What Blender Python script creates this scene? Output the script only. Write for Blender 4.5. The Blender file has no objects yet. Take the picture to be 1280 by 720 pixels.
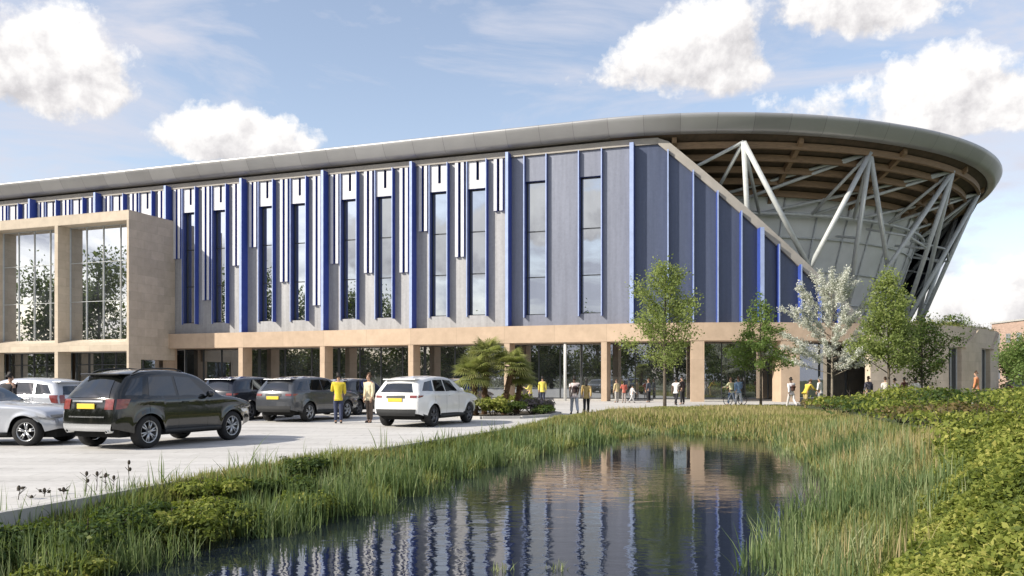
import bpy, bmesh, math, random
import numpy as np
from mathutils import Vector, Matrix, noise as mnoise
random.seed(7); RNG = np.random.default_rng(7)
S = bpy.context.scene
COL = S.collection
PI = math.pi
F = 1025.0; EYE = 1.55; HZ = 475.0          # focal length, eye height and horizon row of the photograph (1280 px wide)

# ------------------------------------------------------------------ helpers
def tag(o, label=None, cat=None, group=None, kind=None):
    if label: o['label'] = label
    if cat: o['category'] = cat
    if group: o['group'] = group
    if kind: o['kind'] = kind
    return o
def empty(name, loc=(0, 0, 0), rz=0.0):
    o = bpy.data.objects.new(name, None); COL.objects.link(o)
    o.location = loc; o.rotation_euler = (0, 0, rz); o.empty_display_size = .3
    return o
def children(o): return [c for c in bpy.data.objects if c.parent == o]
def copy_tree(o, parent=None):
    c = o.copy(); COL.objects.link(c)
    if parent: c.parent = parent
    for ch in children(o): copy_tree(ch, c)
    return c
class MB:
    def __init__(s): s.v = []; s.f = []; s.m = []; s.sm = []
    def add(s, vs, fs, m=0, smooth=False):
        n = len(s.v); s.v += [tuple(p) for p in vs]
        for f in fs: s.f.append([i + n for i in f]); s.m.append(m); s.sm.append(smooth)
        return s
    def quad(s, a, b, c, d, m=0): return s.add([a, b, c, d], [(0, 1, 2, 3)], m)
    def box(s, c, size, m=0, rz=0.0, rot=None):
        hx, hy, hz = size[0] / 2, size[1] / 2, size[2] / 2
        R = rot or Matrix.Rotation(rz, 3, 'Z'); c = Vector(c)
        vs = [c + R @ Vector((x * hx, y * hy, z * hz)) for x in (-1, 1) for y in (-1, 1) for z in (-1, 1)]
        return s.add(vs, [(0, 1, 3, 2), (4, 6, 7, 5), (0, 4, 5, 1), (2, 3, 7, 6), (0, 2, 6, 4), (1, 5, 7, 3)], m)
    def hexa(s, b, t, m=0):                     # prism between two equal loops
        n = len(b)
        return s.add(list(b) + list(t), [tuple(reversed(range(n))), tuple(range(n, 2 * n))] +
                     [(i, (i + 1) % n, n + (i + 1) % n, n + i) for i in range(n)], m)
    def tube(s, pts, rads, n=8, m=0, caps=True, smooth=True):
        pts = [Vector(p) for p in pts]
        if not hasattr(rads, '__len__'): rads = [rads] * len(pts)
        vs = []; fs = []; up = None
        for i, p in enumerate(pts):
            d = (pts[min(i + 1, len(pts) - 1)] - pts[max(i - 1, 0)]).normalized()
            if up is None: up = Vector((0, 0, 1)) if abs(d.z) < .9 else Vector((1, 0, 0))
            a = d.cross(up)
            if a.length < 1e-4: a = d.cross(Vector((0, 1, .2)))
            a.normalize(); b = d.cross(a); up = a.cross(d)
            for k in range(n):
                t = 2 * PI * k / n; vs.append(p + (a * math.cos(t) + b * math.sin(t)) * rads[i])
        for i in range(len(pts) - 1):
            for k in range(n):
                fs.append((i * n + k, i * n + (k + 1) % n, (i + 1) * n + (k + 1) % n, (i + 1) * n + k))
        if caps: fs += [tuple(range(n - 1, -1, -1)), tuple((len(pts) - 1) * n + k for k in range(n))]
        return s.add(vs, fs, m, smooth)
    def lathe(s, prof, n=24, m=0, axis='Z', c=(0, 0, 0), smooth=True):
        vs = []; fs = []; c = Vector(c)
        for r, h in prof:
            for k in range(n):
                t = 2 * PI * k / n
                p = Vector((r * math.cos(t), r * math.sin(t), h))
                if axis == 'Y': p = Vector((p.x, p.z, p.y))
                if axis == 'X': p = Vector((p.z, p.x, p.y))
                vs.append(c + p)
        for i in range(len(prof) - 1):
            for k in range(n): fs.append((i * n + k, i * n + (k + 1) % n, (i + 1) * n + (k + 1) % n, (i + 1) * n + k))
        return s.add(vs, fs, m, smooth)
    def ell(s, c, r, m=0, nu=14, nv=9):
        vs = []; fs = []
        for j in range(nv + 1):
            a = PI * j / nv - PI / 2
            for i in range(nu):
                t = 2 * PI * i / nu
                vs.append((c[0] + r[0] * math.cos(a) * math.cos(t), c[1] + r[1] * math.cos(a) * math.sin(t), c[2] + r[2] * math.sin(a)))
        for j in range(nv):
            for i in range(nu): fs.append((j * nu + i, j * nu + (i + 1) % nu, (j + 1) * nu + (i + 1) % nu, (j + 1) * nu + i))
        return s.add(vs, fs, m, True)
    def build(s, name, mats, parent=None, origin=(0, 0, 0), merge=False, bevel=0.0, recalc=True):
        me = bpy.data.meshes.new(name)
        o = Vector(origin)
        me.from_pydata([(p[0] - o.x, p[1] - o.y, p[2] - o.z) for p in s.v], [], s.f)
        if not isinstance(mats, (list, tuple)): mats = [mats]
        for k in mats: me.materials.append(k)
        me.polygons.foreach_set('material_index', s.m); me.polygons.foreach_set('use_smooth', s.sm)
        if merge or recalc:
            bm = bmesh.new(); bm.from_mesh(me)
            if merge: bmesh.ops.remove_doubles(bm, verts=bm.verts, dist=1e-4)
            if recalc: bmesh.ops.recalc_face_normals(bm, faces=bm.faces)
            bm.to_mesh(me); bm.free()
        ob = bpy.data.objects.new(name, me); COL.objects.link(ob)
        if parent: ob.parent = parent
        else: ob.location = o
        if bevel:
            b = ob.modifiers.new('bevel', 'BEVEL'); b.width = bevel; b.segments = 2; b.limit_method = 'ANGLE'
        return ob
def np_mesh(name, verts, quads, mat, var=None, parent=None, loc=(0, 0, 0), smooth=False, k=4):
    me = bpy.data.meshes.new(name)
    nv, nf = len(verts), len(quads)
    me.vertices.add(nv); me.vertices.foreach_set('co', np.asarray(verts, np.float32).ravel())
    me.loops.add(nf * k); me.loops.foreach_set('vertex_index', np.asarray(quads, np.int32).ravel())
    me.polygons.add(nf); me.polygons.foreach_set('loop_start', np.arange(0, nf * k, k, dtype=np.int32))
    me.update(calc_edges=True)
    if var is not None:
        a = me.attributes.new('var', 'FLOAT', 'POINT'); a.data.foreach_set('value', np.asarray(var, np.float32))
    if smooth: me.polygons.foreach_set('use_smooth', [True] * nf)
    for q in (mat if isinstance(mat, (list, tuple)) else [mat]): me.materials.append(q)
    me.validate()
    ob = bpy.data.objects.new(name, me); COL.objects.link(ob)
    if parent: ob.parent = parent
    ob.location = loc
    return ob

# ------------------------------------------------------------------ materials
class NT:
    def __init__(s, nt): s.t = nt; nt.nodes.clear()
    def n(s, typ, **kw):
        nd = s.t.nodes.new(typ)
        for k, v in kw.items():
            if k.startswith('i_'): nd.inputs[k[2:].replace('_', ' ')].default_value = v
            else: setattr(nd, k, v)
        return nd
    def l(s, a, b): s.t.links.new(a, b)
    def m(s, op, a, b=None, c=None, clamp=False):
        nd = s.t.nodes.new('ShaderNodeMath'); nd.operation = op; nd.use_clamp = clamp
        for i, x in enumerate((a, b, c)):
            if x is None: continue
            if isinstance(x, (int, float)): nd.inputs[i].default_value = x
            else: s.l(x, nd.inputs[i])
        return nd.outputs[0]
    def mixc(s, f, a, b, typ='MIX'):
        nd = s.t.nodes.new('ShaderNodeMix'); nd.data_type = 'RGBA'; nd.blend_type = typ
        for sock, x in ((nd.inputs[0], f), (nd.inputs[6], a), (nd.inputs[7], b)):
            if isinstance(x, (int, float)): sock.default_value = x
            elif isinstance(x, tuple): sock.default_value = (*x, 1) if len(x) == 3 else x
            else: s.l(x, sock)
        return nd.outputs[2]
    def ramp(s, f, stops, interp='LINEAR'):
        nd = s.t.nodes.new('ShaderNodeValToRGB'); cr = nd.color_ramp; cr.interpolation = interp
        while len(cr.elements) < len(stops): cr.elements.new(.5)
        for e, (p, c) in zip(cr.elements, stops):
            e.position = p; e.color = (*c, 1) if len(c) == 3 else c
        s.l(f, nd.inputs[0]); return nd.outputs[0]
    def noise(s, vec=None, scale=1., detail=4., rough=.55, dist=0.):
        nd = s.t.nodes.new('ShaderNodeTexNoise')
        nd.inputs['Scale'].default_value = scale; nd.inputs['Detail'].default_value = detail
        nd.inputs['Roughness'].default_value = rough; nd.inputs['Distortion'].default_value = dist
        if vec is not None: s.l(vec, nd.inputs['Vector'])
        return nd.outputs['Fac']
def newmat(name):
    m = bpy.data.materials.new(name); m.use_nodes = True
    return m, NT(m.node_tree)
def mat(name, col, rough=.6, metal=0., var=.12, scale=3., bump=0., bscale=40., coat=0., spec=.5, stretch=None):
    m, t = newmat(name)
    out = t.n('ShaderNodeOutputMaterial'); b = t.n('ShaderNodeBsdfPrincipled')
    tc = t.n('ShaderNodeTexCoord'); v = tc.outputs['Object']
    if stretch:
        mp = t.n('ShaderNodeMapping'); mp.inputs['Scale'].default_value = stretch; t.l(v, mp.inputs['Vector']); v = mp.outputs[0]
    nz = t.noise(v, scale, 5, .6)
    lo = tuple(c * (1 - var) for c in col); hi = tuple(min(1, c * (1 + var)) for c in col)
    t.l(t.ramp(nz, [(.3, lo), (.7, hi)]), b.inputs['Base Color'])
    t.l(t.m('ADD', t.m('MULTIPLY', nz, .16 * rough), rough * .92), b.inputs['Roughness'])
    b.inputs['Metallic'].default_value = metal; b.inputs['Specular IOR Level'].default_value = spec
    b.inputs['Coat Weight'].default_value = coat; b.inputs['Coat Roughness'].default_value = .03
    if bump:
        bp = t.n('ShaderNodeBump'); bp.inputs['Strength'].default_value = bump; bp.inputs['Distance'].default_value = .02
        t.l(t.noise(v, bscale, 5, .6), bp.inputs['Height']); t.l(bp.outputs[0], b.inputs['Normal'])
    t.l(b.outputs[0], out.inputs[0])
    return m
def glassmat(name, dark, fac, tint=(.86, .9, .95), rough=.01, wav=.02):
    m, t = newmat(name)                       # coated glass before a dim interior
    out = t.n('ShaderNodeOutputMaterial'); d = t.n('ShaderNodeBsdfDiffuse'); g = t.n('ShaderNodeBsdfGlossy')
    mx = t.n('ShaderNodeMixShader'); lw = t.n('ShaderNodeLayerWeight'); lw.inputs[0].default_value = .35
    tc = t.n('ShaderNodeTexCoord')
    t.l(t.ramp(t.noise(tc.outputs['Object'], .7, 3), [(.35, tuple(c * .5 for c in dark)), (.7, tuple(c * 1.5 for c in dark))]), d.inputs[0])
    g.inputs['Color'].default_value = (*tint, 1); g.inputs['Roughness'].default_value = rough
    bp = t.n('ShaderNodeBump'); bp.inputs['Strength'].default_value = wav; bp.inputs['Distance'].default_value = .05
    t.l(t.noise(tc.outputs['Object'], .8, 2), bp.inputs['Height']); t.l(bp.outputs[0], g.inputs['Normal'])
    t.l(t.m('ADD', t.m('MULTIPLY', lw.outputs['Fresnel'], .6), fac, clamp=True), mx.inputs[0])
    t.l(d.outputs[0], mx.inputs[1]); t.l(g.outputs[0], mx.inputs[2]); t.l(mx.outputs[0], out.inputs[0])
    return m
def foliage(name, stops, trans=.35, rough=.55, spec=.25):
    m, t = newmat(name)
    out = t.n('ShaderNodeOutputMaterial'); at = t.n('ShaderNodeAttribute', attribute_name='var')
    c = t.ramp(at.outputs['Fac'], stops)
    b = t.n('ShaderNodeBsdfPrincipled'); b.inputs['Roughness'].default_value = rough; b.inputs['Specular IOR Level'].default_value = spec
    tr = t.n('ShaderNodeBsdfTranslucent'); mx = t.n('ShaderNodeMixShader'); mx.inputs[0].default_value = trans
    t.l(c, b.inputs['Base Color']); t.l(t.mixc(.4, c, (.25, .32, .03)), tr.inputs[0])
    t.l(b.outputs[0], mx.inputs[1]); t.l(tr.outputs[0], mx.inputs[2]); t.l(mx.outputs[0], out.inputs[0])
    return m
def seam_mat(name, col, rough, metal, pitch, width=.02):
    m, t = newmat(name)                       # sheet metal with standing seams along the run
    out = t.n('ShaderNodeOutputMaterial'); b = t.n('ShaderNodeBsdfPrincipled')
    at = t.n('ShaderNodeAttribute', attribute_name='var')
    u = t.m('DIVIDE', at.outputs['Fac'], pitch); fr = t.m('FRACT', u)
    seam = t.m('LESS_THAN', fr, .014)
    wn = t.n('ShaderNodeTexWhiteNoise', noise_dimensions='1D'); t.l(t.m('FLOOR', u), wn.inputs['W'])
    tc = t.n('ShaderNodeTexCoord')
    nz = t.m('ADD', t.m('MULTIPLY', wn.outputs['Value'], .5), t.m('MULTIPLY', t.noise(tc.outputs['Object'], .6, 5), .6))
    c = t.ramp(nz, [(.2, tuple(x * .86 for x in col)), (.8, tuple(x * 1.12 for x in col))])
    t.l(t.mixc(seam, c, tuple(x * .55 for x in col)), b.inputs['Base Color'])
    b.inputs['Roughness'].default_value = rough; b.inputs['Metallic'].default_value = metal
    t.l(b.outputs[0], out.inputs[0])
    return m
def block_mat(name, col, sc=(1.2, .6), mortar=.75, var=.12, rough=.8):
    m, t = newmat(name)                       # stone slabs laid in courses
    out = t.n('ShaderNodeOutputMaterial'); b = t.n('ShaderNodeBsdfPrincipled'); b.inputs['Roughness'].default_value = rough
    tc = t.n('ShaderNodeTexCoord'); sep = t.n('ShaderNodeSeparateXYZ'); t.l(tc.outputs['Object'], sep.inputs[0])
    cmb = t.n('ShaderNodeCombineXYZ')
    t.l(t.m('ADD', t.m('MULTIPLY', sep.outputs[0], .943), t.m('MULTIPLY', sep.outputs[1], .7)), cmb.inputs[0]); t.l(sep.outputs[2], cmb.inputs[1])
    br = t.n('ShaderNodeTexBrick'); t.l(cmb.outputs[0], br.inputs['Vector'])
    br.inputs['Scale'].default_value = 1.; br.inputs['Brick Width'].default_value = sc[0]; br.inputs['Row Height'].default_value = sc[1]
    br.inputs['Mortar Size'].default_value = .008; br.inputs['Bias'].default_value = 0
    br.inputs['Color1'].default_value = (*[c * (1 - var) for c in col], 1); br.inputs['Color2'].default_value = (*[c * (1 + var) for c in col], 1)
    br.inputs['Mortar'].default_value = (*[c * mortar for c in col], 1)
    nz = t.noise(tc.outputs['Object'], 1.4, 6, .65)
    t.l(t.mixc(.5, br.outputs['Color'], t.ramp(nz, [(.3, (.75, .74, .72)), (.7, (1.15, 1.15, 1.15))]), 'MULTIPLY'), b.inputs['Base Color'])
    bp = t.n('ShaderNodeBump'); bp.inputs['Strength'].default_value = .2; bp.inputs['Distance'].default_value = .02
    t.l(t.noise(tc.outputs['Object'], 25, 4), bp.inputs['Height']); t.l(bp.outputs[0], b.inputs['Normal'])
    t.l(b.outputs[0], out.inputs[0])
    return m
def streak_metal(name, col, rough, metal, var=.14):
    m, t = newmat(name)                       # cladding sheets with faint panel tone and vertical weathering
    out = t.n('ShaderNodeOutputMaterial'); b = t.n('ShaderNodeBsdfPrincipled')
    tc = t.n('ShaderNodeTexCoord'); mp = t.n('ShaderNodeMapping'); mp.inputs['Scale'].default_value = (2.2, 2.2, .12)
    t.l(tc.outputs['Object'], mp.inputs['Vector'])
    nz = t.m('ADD', t.m('MULTIPLY', t.noise(mp.outputs[0], 1.2, 5, .65), .6), t.m('MULTIPLY', t.noise(tc.outputs['Object'], 5, 5, .7), .4))
    t.l(t.ramp(nz, [(.35, tuple(c * (1 - var) for c in col)), (.65, tuple(c * (1 + var) for c in col))]), b.inputs['Base Color'])
    t.l(t.m('ADD', t.m('MULTIPLY', nz, .25), rough - .12), b.inputs['Roughness']); b.inputs['Metallic'].default_value = metal
    t.l(b.outputs[0], out.inputs[0])
    return m

M = {}
M['stone'] = block_mat('limestone', (.50, .425, .33), (1.5, .75), .74, .09)
M['stone_band'] = block_mat('sandstone_band', (.49, .37, .265), (2.6, 3.), .7, .08)
M['silver'] = streak_metal('silver_cladding', (.335, .335, .34), .55, .3, .2)
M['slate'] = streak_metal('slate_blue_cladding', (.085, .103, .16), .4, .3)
M['slate_mid'] = streak_metal('grey_blue_cladding', (.20, .215, .265), .45, .35)
M['navy'] = mat('navy_reveal', (.03, .052, .19), .4, 0., .15, 2.)
M['blue'] = mat('royal_blue_fin', (.042, .078, .34), .38, 0., .1, 2., spec=.5)
M['fin_front'] = mat('sunlit_blue_fin_edge', (.36, .44, .66), .35, .2, .1, 2.)  # fin fronts paler than their blue sides: sun gloss put into the colour
M['white_metal'] = streak_metal('white_metal', (.55, .555, .58), .5, .15)
M['coping'] = mat('taupe_coping', (.35, .325, .29), .7, 0., .1, 1.5)
M['roof'] = seam_mat('roof_fascia_metal', (.37, .37, .37), .42, .5, 2.6)
M['roof_top'] = mat('roof_sheet', (.4, .42, .42), .45, .4)
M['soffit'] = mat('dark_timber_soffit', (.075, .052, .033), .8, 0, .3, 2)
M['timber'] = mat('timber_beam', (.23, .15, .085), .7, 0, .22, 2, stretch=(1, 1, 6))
M['steel'] = mat('painted_steel', (.52, .54, .53), .45, .1, .1, 3)
M['poly'] = mat('pale_glazed_wall', (.70, .71, .71), .25, 0, .1, .5, spec=.7)
M['mull'] = mat('dark_mullion', (.05, .055, .06), .4, .3)
M['mull_white'] = mat('white_mullion', (.6, .6, .58), .5)
M['glass'] = glassmat('mirror_glass', (.03, .035, .045), .55)
M['glass_low'] = glassmat('shopfront_glass', (.05, .055, .054), .36)
M['glass_box'] = glassmat('hall_glass', (.05, .055, .06), .62)
M['deck'] = mat('terrace_deck', (.3, .28, .25), .8)
M['concrete'] = mat('concrete', (.42, .41, .39), .85, 0, .1, 2, .1)
SKY, CLOUD, SUNE, EXPO, SKYTINT = .135, .68, 4.0, .74, (1.16, 1.01, .91)
# ------------------------------------------------------------------ stadium
C0 = Vector((17., 88.)); RAD = 30.6
N0 = Vector((-.3320, -.9433)); U0 = Vector((.9433, -.3320))
T0 = C0 + N0 * RAD
SEND = RAD * PI
def rot2(v, a): return Vector((v.x * math.cos(a) - v.y * math.sin(a), v.x * math.sin(a) + v.y * math.cos(a)))
def fac(s, d):                                  # point at arc length s along the roof edge, d metres outwards
    if s <= 0: return T0 + U0 * s + N0 * d
    if s < SEND: return C0 + rot2(N0, s / RAD) * (RAD + d)
    return C0 - N0 * (RAD + d) - U0 * (s - SEND)
def P3(s, d, z): p = fac(s, d); return (p.x, p.y, z)
def s_at(px, d, lo=-110., hi=40.):
    for _ in range(60):
        m = (lo + hi) / 2; p = fac(m, d)
        if 640 + p.x / p.y * F < px: lo = m
        else: hi = m
    return (lo + hi) / 2
def cells(mb, ss, zs, filled, df, db, mf=0, ms=1, ztop=None, step=0.0):
    n, k = len(ss) - 1, len(zs) - 1
    g = [[filled((ss[i] + ss[i + 1]) / 2, (zs[j] + zs[j + 1]) / 2) for j in range(k)] for i in range(n)]
    zf = (lambda s, z: min(z, ztop(s))) if ztop else (lambda s, z: z)
    for i in range(n):
        for j in range(k):
            if not g[i][j]: continue
            a, b, z0, z1 = ss[i], ss[i + 1], zs[j], zs[j + 1]
            q = lambda s, d, z: P3(s, d, zf(s, z))
            mb.quad(q(a, df, z0), q(b, df, z0), q(b, df, z1), q(a, df, z1), mf)
            if i == 0 or not g[i - 1][j]: mb.quad(q(a, db, z0), q(a, df, z0), q(a, df, z1), q(a, db, z1), ms)
            if i == n - 1 or not g[i + 1][j]: mb.quad(q(b, df, z0), q(b, db, z0), q(b, db, z1), q(b, df, z1), ms)
            if j == 0 or not g[i][j - 1]: mb.quad(q(a, db, z0), q(b, db, z0), q(b, df, z0), q(a, df, z0), ms)
            if j == k - 1 or not g[i][j + 1]: mb.quad(q(a, df, z1), q(b, df, z1), q(b, db, z1), q(a, db, z1), ms)
def sbox(mb, s0, s1, d0, d1, z0, z1, m=0, n=1, mfront=None, z0b=None, z1b=None):
    for i in range(n):                          # a box following the facade line, open joints closed at the ends only
        a = s0 + (s1 - s0) * i / n; b = s0 + (s1 - s0) * (i + 1) / n
        ta = i / n; tb = (i + 1) / n
        za0 = z0 + ((z0b if z0b is not None else z0) - z0) * ta; zb0 = z0 + ((z0b if z0b is not None else z0) - z0) * tb
        za1 = z1 + ((z1b if z1b is not None else z1) - z1) * ta; zb1 = z1 + ((z1b if z1b is not None else z1) - z1) * tb
        A = [P3(a, d0, za0), P3(b, d0, zb0), P3(b, d0, zb1), P3(a, d0, za1)]
        B = [P3(a, d1, za0), P3(b, d1, zb0), P3(b, d1, zb1), P3(a, d1, za1)]
        mb.quad(*A[::-1], m); mb.quad(*B, m if mfront is None else mfront)
        mb.quad(A[0], A[1], B[1], B[0], m); mb.quad(A[3], B[3], B[2], A[2], m)
        if i == 0: mb.quad(A[0], B[0], B[3], A[3], m)
        if i == n - 1: mb.quad(A[1], A[2], B[2], B[1], m)

SO = (-12., 74., 0.)
stad = empty('stadium', SO)
tag(stad, 'large arena with blue finned metal facade and curved oversailing roof behind the pond', 'stadium')
def sb(mb, name, mats, parent=stad, **k): return mb.build(name, mats, parent, SO if parent else (0, 0, 0), **k)
ZB0, ZB1, ZW = 4.35, 5.63, 18.62                # band bottom, band top, top of the cladding
DF = -1.4                                       # cladding face
BAY = 8.09
s0 = s_at(638, DF)
sR = s_at(791, DF); sRk = s_at(823, DF); sEnd = s_at(1068, DF)
fins = [s0 - BAY * k for k in range(0, 10)]     # right to left
# core behind the cladding
mb = MB(); sbox(mb, -100, 0, -24, -2.0, ZB0 + .01, 19.0); sbox(mb, -100, 0, -24, -4.5, 0, ZB0)
sb(mb, 'core_wall', M['navy'])
def fin(s, z0, z1, proj, th, blue=True, d=DF, name='fin'):
    mb = MB(); sbox(mb, s - th / 2, s + th / 2, d + .002, d + proj, z0, z1, 0, 1, 1)
    return sb(mb, name, [M['blue'] if blue else M['navy'], M['fin_front']])
def window(s0_, s1_, z0, z1, d, nx, zsp, gm, bar=M['mull'], th=.07, name='window', n=1):
    mb = MB()
    for i in range(n):
        a = s0_ + (s1_ - s0_) * i / n; b = s0_ + (s1_ - s0_) * (i + 1) / n
        mb.quad(P3(a, d, z0), P3(b, d, z0), P3(b, d, z1), P3(a, d, z1))
    w = sb(mb, name, gm, recalc=False)
    fb = MB()
    for i in range(nx + 1):
        s = s0_ + (s1_ - s0_) * i / nx; s = min(max(s, s0_ + th / 2), s1_ - th / 2)
        sbox(fb, s - th / 2, s + th / 2, d + .004, d + .09, z0, z1)
    for z in (z0 + th / 2, *zsp, z1 - th / 2):
        for i in range(nx):
            a = s0_ + (s1_ - s0_) * i / nx + th / 2 + .001; b = s0_ + (s1_ - s0_) * (i + 1) / nx - th / 2 - .001
            if i == 0: a += th / 2
            if i == nx - 1: b -= th / 2
            sbox(fb, a, b, d + .004, d + .08, z - th / 2, z + th / 2)
    o = fb.build('glazing_bars', bar, w, SO)
    return w
rb = random.Random(3)
slot_z = {1: (13.4, 11.2, 14.6), 2: (11.2, 10.3, 10.2), 3: (13.0, 9.9, 7.8), 4: (12.4, 8.6, 11.5)}
for k in range(1, 10):                           # full bays, right to left
    a = s0 - BAY * k; b = a + BAY
    za, zb_, zc = slot_z.get(k, (rb.uniform(9, 14), rb.uniform(8, 13), rb.uniform(8, 13)))
    f = lambda t: a + BAY * t
    W1, W2 = (.165, .36), (.565, .765)
    sl = [(.083, .108, za), (.472, .498, zb_), (.872, .898, zc)]
    us = [(W1[0] + W1[1]) / 2, (W2[0] + W2[1]) / 2]
    fr = sorted({.012, .988, *W1, *W2, *[x for q in sl for x in q[:2]], *[x for u in us for x in (u - .014, u + .014)]})
    zs = sorted({5.66, 6.6, 16.5, 17.15, ZW, za, zb_, zc})
    def filled(s, z):
        t = (s - a) / BAY
        for w in (W1, W2):
            if w[0] < t < w[1] and 6.6 < z < 16.5: return False
        for q in sl:
            if q[0] < t < q[1] and z > q[2]: return False
        for u in us:
            if abs(t - u) < .014 and z > 17.15: return False
        return True
    mb = MB(); hp = lambda s, z: filled(s, z) and z > 16.5 and any(w[0] < (s - a) / BAY < w[1] for w in (W1, W2))
    for w in (W1, W2):
        mb = MB(); cells(mb, [f(t) for t in fr if w[0] <= t <= w[1]], [16.5, 17.15, ZW], lambda s, z: hp(s, z), DF, -1.99, 0, 1); sb(mb, 'window_head_panel', [M['white_metal'], M['navy']])
    mb = MB(); cells(mb, [f(t) for t in fr], zs, lambda s, z: filled(s, z) and not hp(s, z), DF, -1.99, 0, 1)
    sb(mb, 'cladding_panel', [M['silver'], M['navy']])
    for w in (W1, W2):
        window(f(w[0]) + .02, f(w[1]) - .02, 6.62, 16.48, -1.86, 1, (9.9, 13.2), M['glass'])
    # slim fins flank each window and each gap between windows
    for t, pj in ((W1[0] - .008, .14), (W1[1] + .008, .5), (W2[0] - .008, .14), (W2[1] + .008, .5)):
        fin(f(t), 6.5, ZW + .02, pj, .07)
    for t, z in ((.0665, za), (.1245, za), (.455, zb_), (.5155, zb_), (.8555, zc), (.9145, zc)):
        mb = MB(); q = f(t); sbox(mb, q - .13, q + .13, DF + .002, DF + .22, z, ZW - .03, 0, 1, 1)
        sb(mb, 'slim_pilaster', [M['blue'], M['white_metal']])
for k in range(0, 10): fin(s0 - BAY * k, 5.66, ZW + .25, .85, .22)
# wide bay before the raked end
W3, W4 = (s_at(657, DF), s_at(683, DF)), (s_at(725, DF), s_at(752, DF))
ss = [s0 + .1, W3[0], W3[1], W4[0], W4[1], sR - .1]
mb = MB(); cells(mb, ss, [5.66, 6.5, 16.7, ZW], lambda s, z: not (6.5 < z < 16.7 and (W3[0] < s < W3[1] or W4[0] < s < W4[1])), DF, -1.99, 0, 1)
sb(mb, 'cladding_panel', [M['slate_mid'], M['navy']])
for w in (W3, W4):
    window(w[0] + .02, w[1] - .02, 6.52, 16.68, -1.8, 1, (9.4, 12.9), M['glass'])
    for e in (w[0] - .05, w[1] + .05): fin(e, 6.3, ZW + .02, .3, .08)
# raked curved end
def ztop(s):
    if s < sRk: return ZW
    return ZW + (5.7 - ZW) * (s - sRk) / (sEnd - sRk)
rpx = [791, 835, 866, 896, 925, 949, 971, 998, 1022, 1045]
rs = [s_at(p, DF) for p in rpx]
for i in range(len(rs)):
    a = rs[i] + .06; b = (rs[i + 1] if i + 1 < len(rs) else sEnd) - .06
    n = 4; ss = [a + (b - a) * j / n for j in range(n + 1)]
    if a < sRk < b: ss = sorted(ss + [sRk])
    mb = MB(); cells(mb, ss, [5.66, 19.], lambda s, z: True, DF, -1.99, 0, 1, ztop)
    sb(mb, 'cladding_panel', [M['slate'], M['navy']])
    fin(rs[i], 5.66, ztop(rs[i]) + .12, .5 if i not in (0, 5) else .7, .1 if i not in (0, 5) else .3)
# coping along the top and down the rake
mb = MB(); sbox(mb, -95, 0, -2.3, -1.25, ZW + .02, 19.1, 0, 40); sbox(mb, 0.001, sRk, -2.3, -1.25, ZW + .02, 19.1, 0, 3)
sbox(mb, sRk + .001, sEnd + 1.2, -2.3, -1.2, ZW + .03, 5.7, 0, 18, None, None, None) if False else None
n = 22
for i in range(n):
    a = sRk + (sEnd + .8 - sRk) * i / n; b = sRk + (sEnd + .8 - sRk) * (i + 1) / n
    h = .8
    za, zb2 = ztop(a) - .02, ztop(b) - .02
    za, zb2 = max(za, 5.2), max(zb2, 5.2)
    A = [P3(a, -2.3, za), P3(b, -2.3, zb2), P3(b, -2.3, zb2 + h), P3(a, -2.3, za + h * (.55 if i == 0 else 1))]
    B = [P3(a, -1.2, za), P3(b, -1.2, zb2), P3(b, -1.2, zb2 + h), P3(a, -1.2, za + h * (.55 if i == 0 else 1))]
    mb.quad(*A[::-1]); mb.quad(*B); mb.quad(A[0], A[1], B[1], B[0]); mb.quad(A[3], B[3], B[2], A[2])
    if i == n - 1: mb.quad(A[1], A[2], B[2], B[1])
sb(mb, 'coping', M['coping'], merge=True)
# stone band over the colonnade, terrace behind
sPod = 40.0
mb = MB()
sbox(mb, -60, 0, -3.4, -.55, ZB0, ZB1, 0, 24); sbox(mb, 0, s_at(1090, -.55), -3.4, -.55, ZB0, ZB1, 0, 24)
sb(mb, 'stone_band', M['stone_band'], merge=True)
mb = MB()
for i in range(60):
    a = 66. * i / 60; b = 66. * (i + 1) / 60
    mb.quad(P3(a, -.9, ZB1 - .25), P3(b, -.9, ZB1 - .25), (C0.x, C0.y, ZB1 - .25), (C0.x, C0.y, ZB1 - .25)) if False else mb.add([P3(a, -.9, ZB1 - .25), P3(b, -.9, ZB1 - .25), (C0.x, C0.y, ZB1 - .25)], [(0, 1, 2)])
sb(mb, 'terrace', M['deck'], merge=True)
# colonnade
col_s = [s0 - BAY * k for k in range(0, 5)]
for s in col_s:
    mb = MB(); sbox(mb, s - .22, s + .22, -1.85, -.58, 0, ZB0 - .002); sb(mb, 'column', M['stone_band'], bevel=.02)
for p, w in ((755, .42), (872, .95)):
    s = s_at(p, -.6); mb = MB(); sbox(mb, s - w / 2, s + w / 2, -1.85 if w < .5 else -1.3, -.58, 0, ZB0 - .002); sb(mb, 'column', M['stone_band'], bevel=.02)
s = s_at(988, -.6); mb = MB(); sbox(mb, s - .7, s + .7, -2.2, -.58, 0, ZB0 - .002, 0, 3); sb(mb, 'column', M['stone_band'])
s = s_at(706, -.7); p = fac(s, -.8); mb = MB(); mb.tube([(p.x, p.y, 0), (p.x, p.y, ZB0)], .11, 12); sb(mb, 'column', M['mull_white'])
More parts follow.
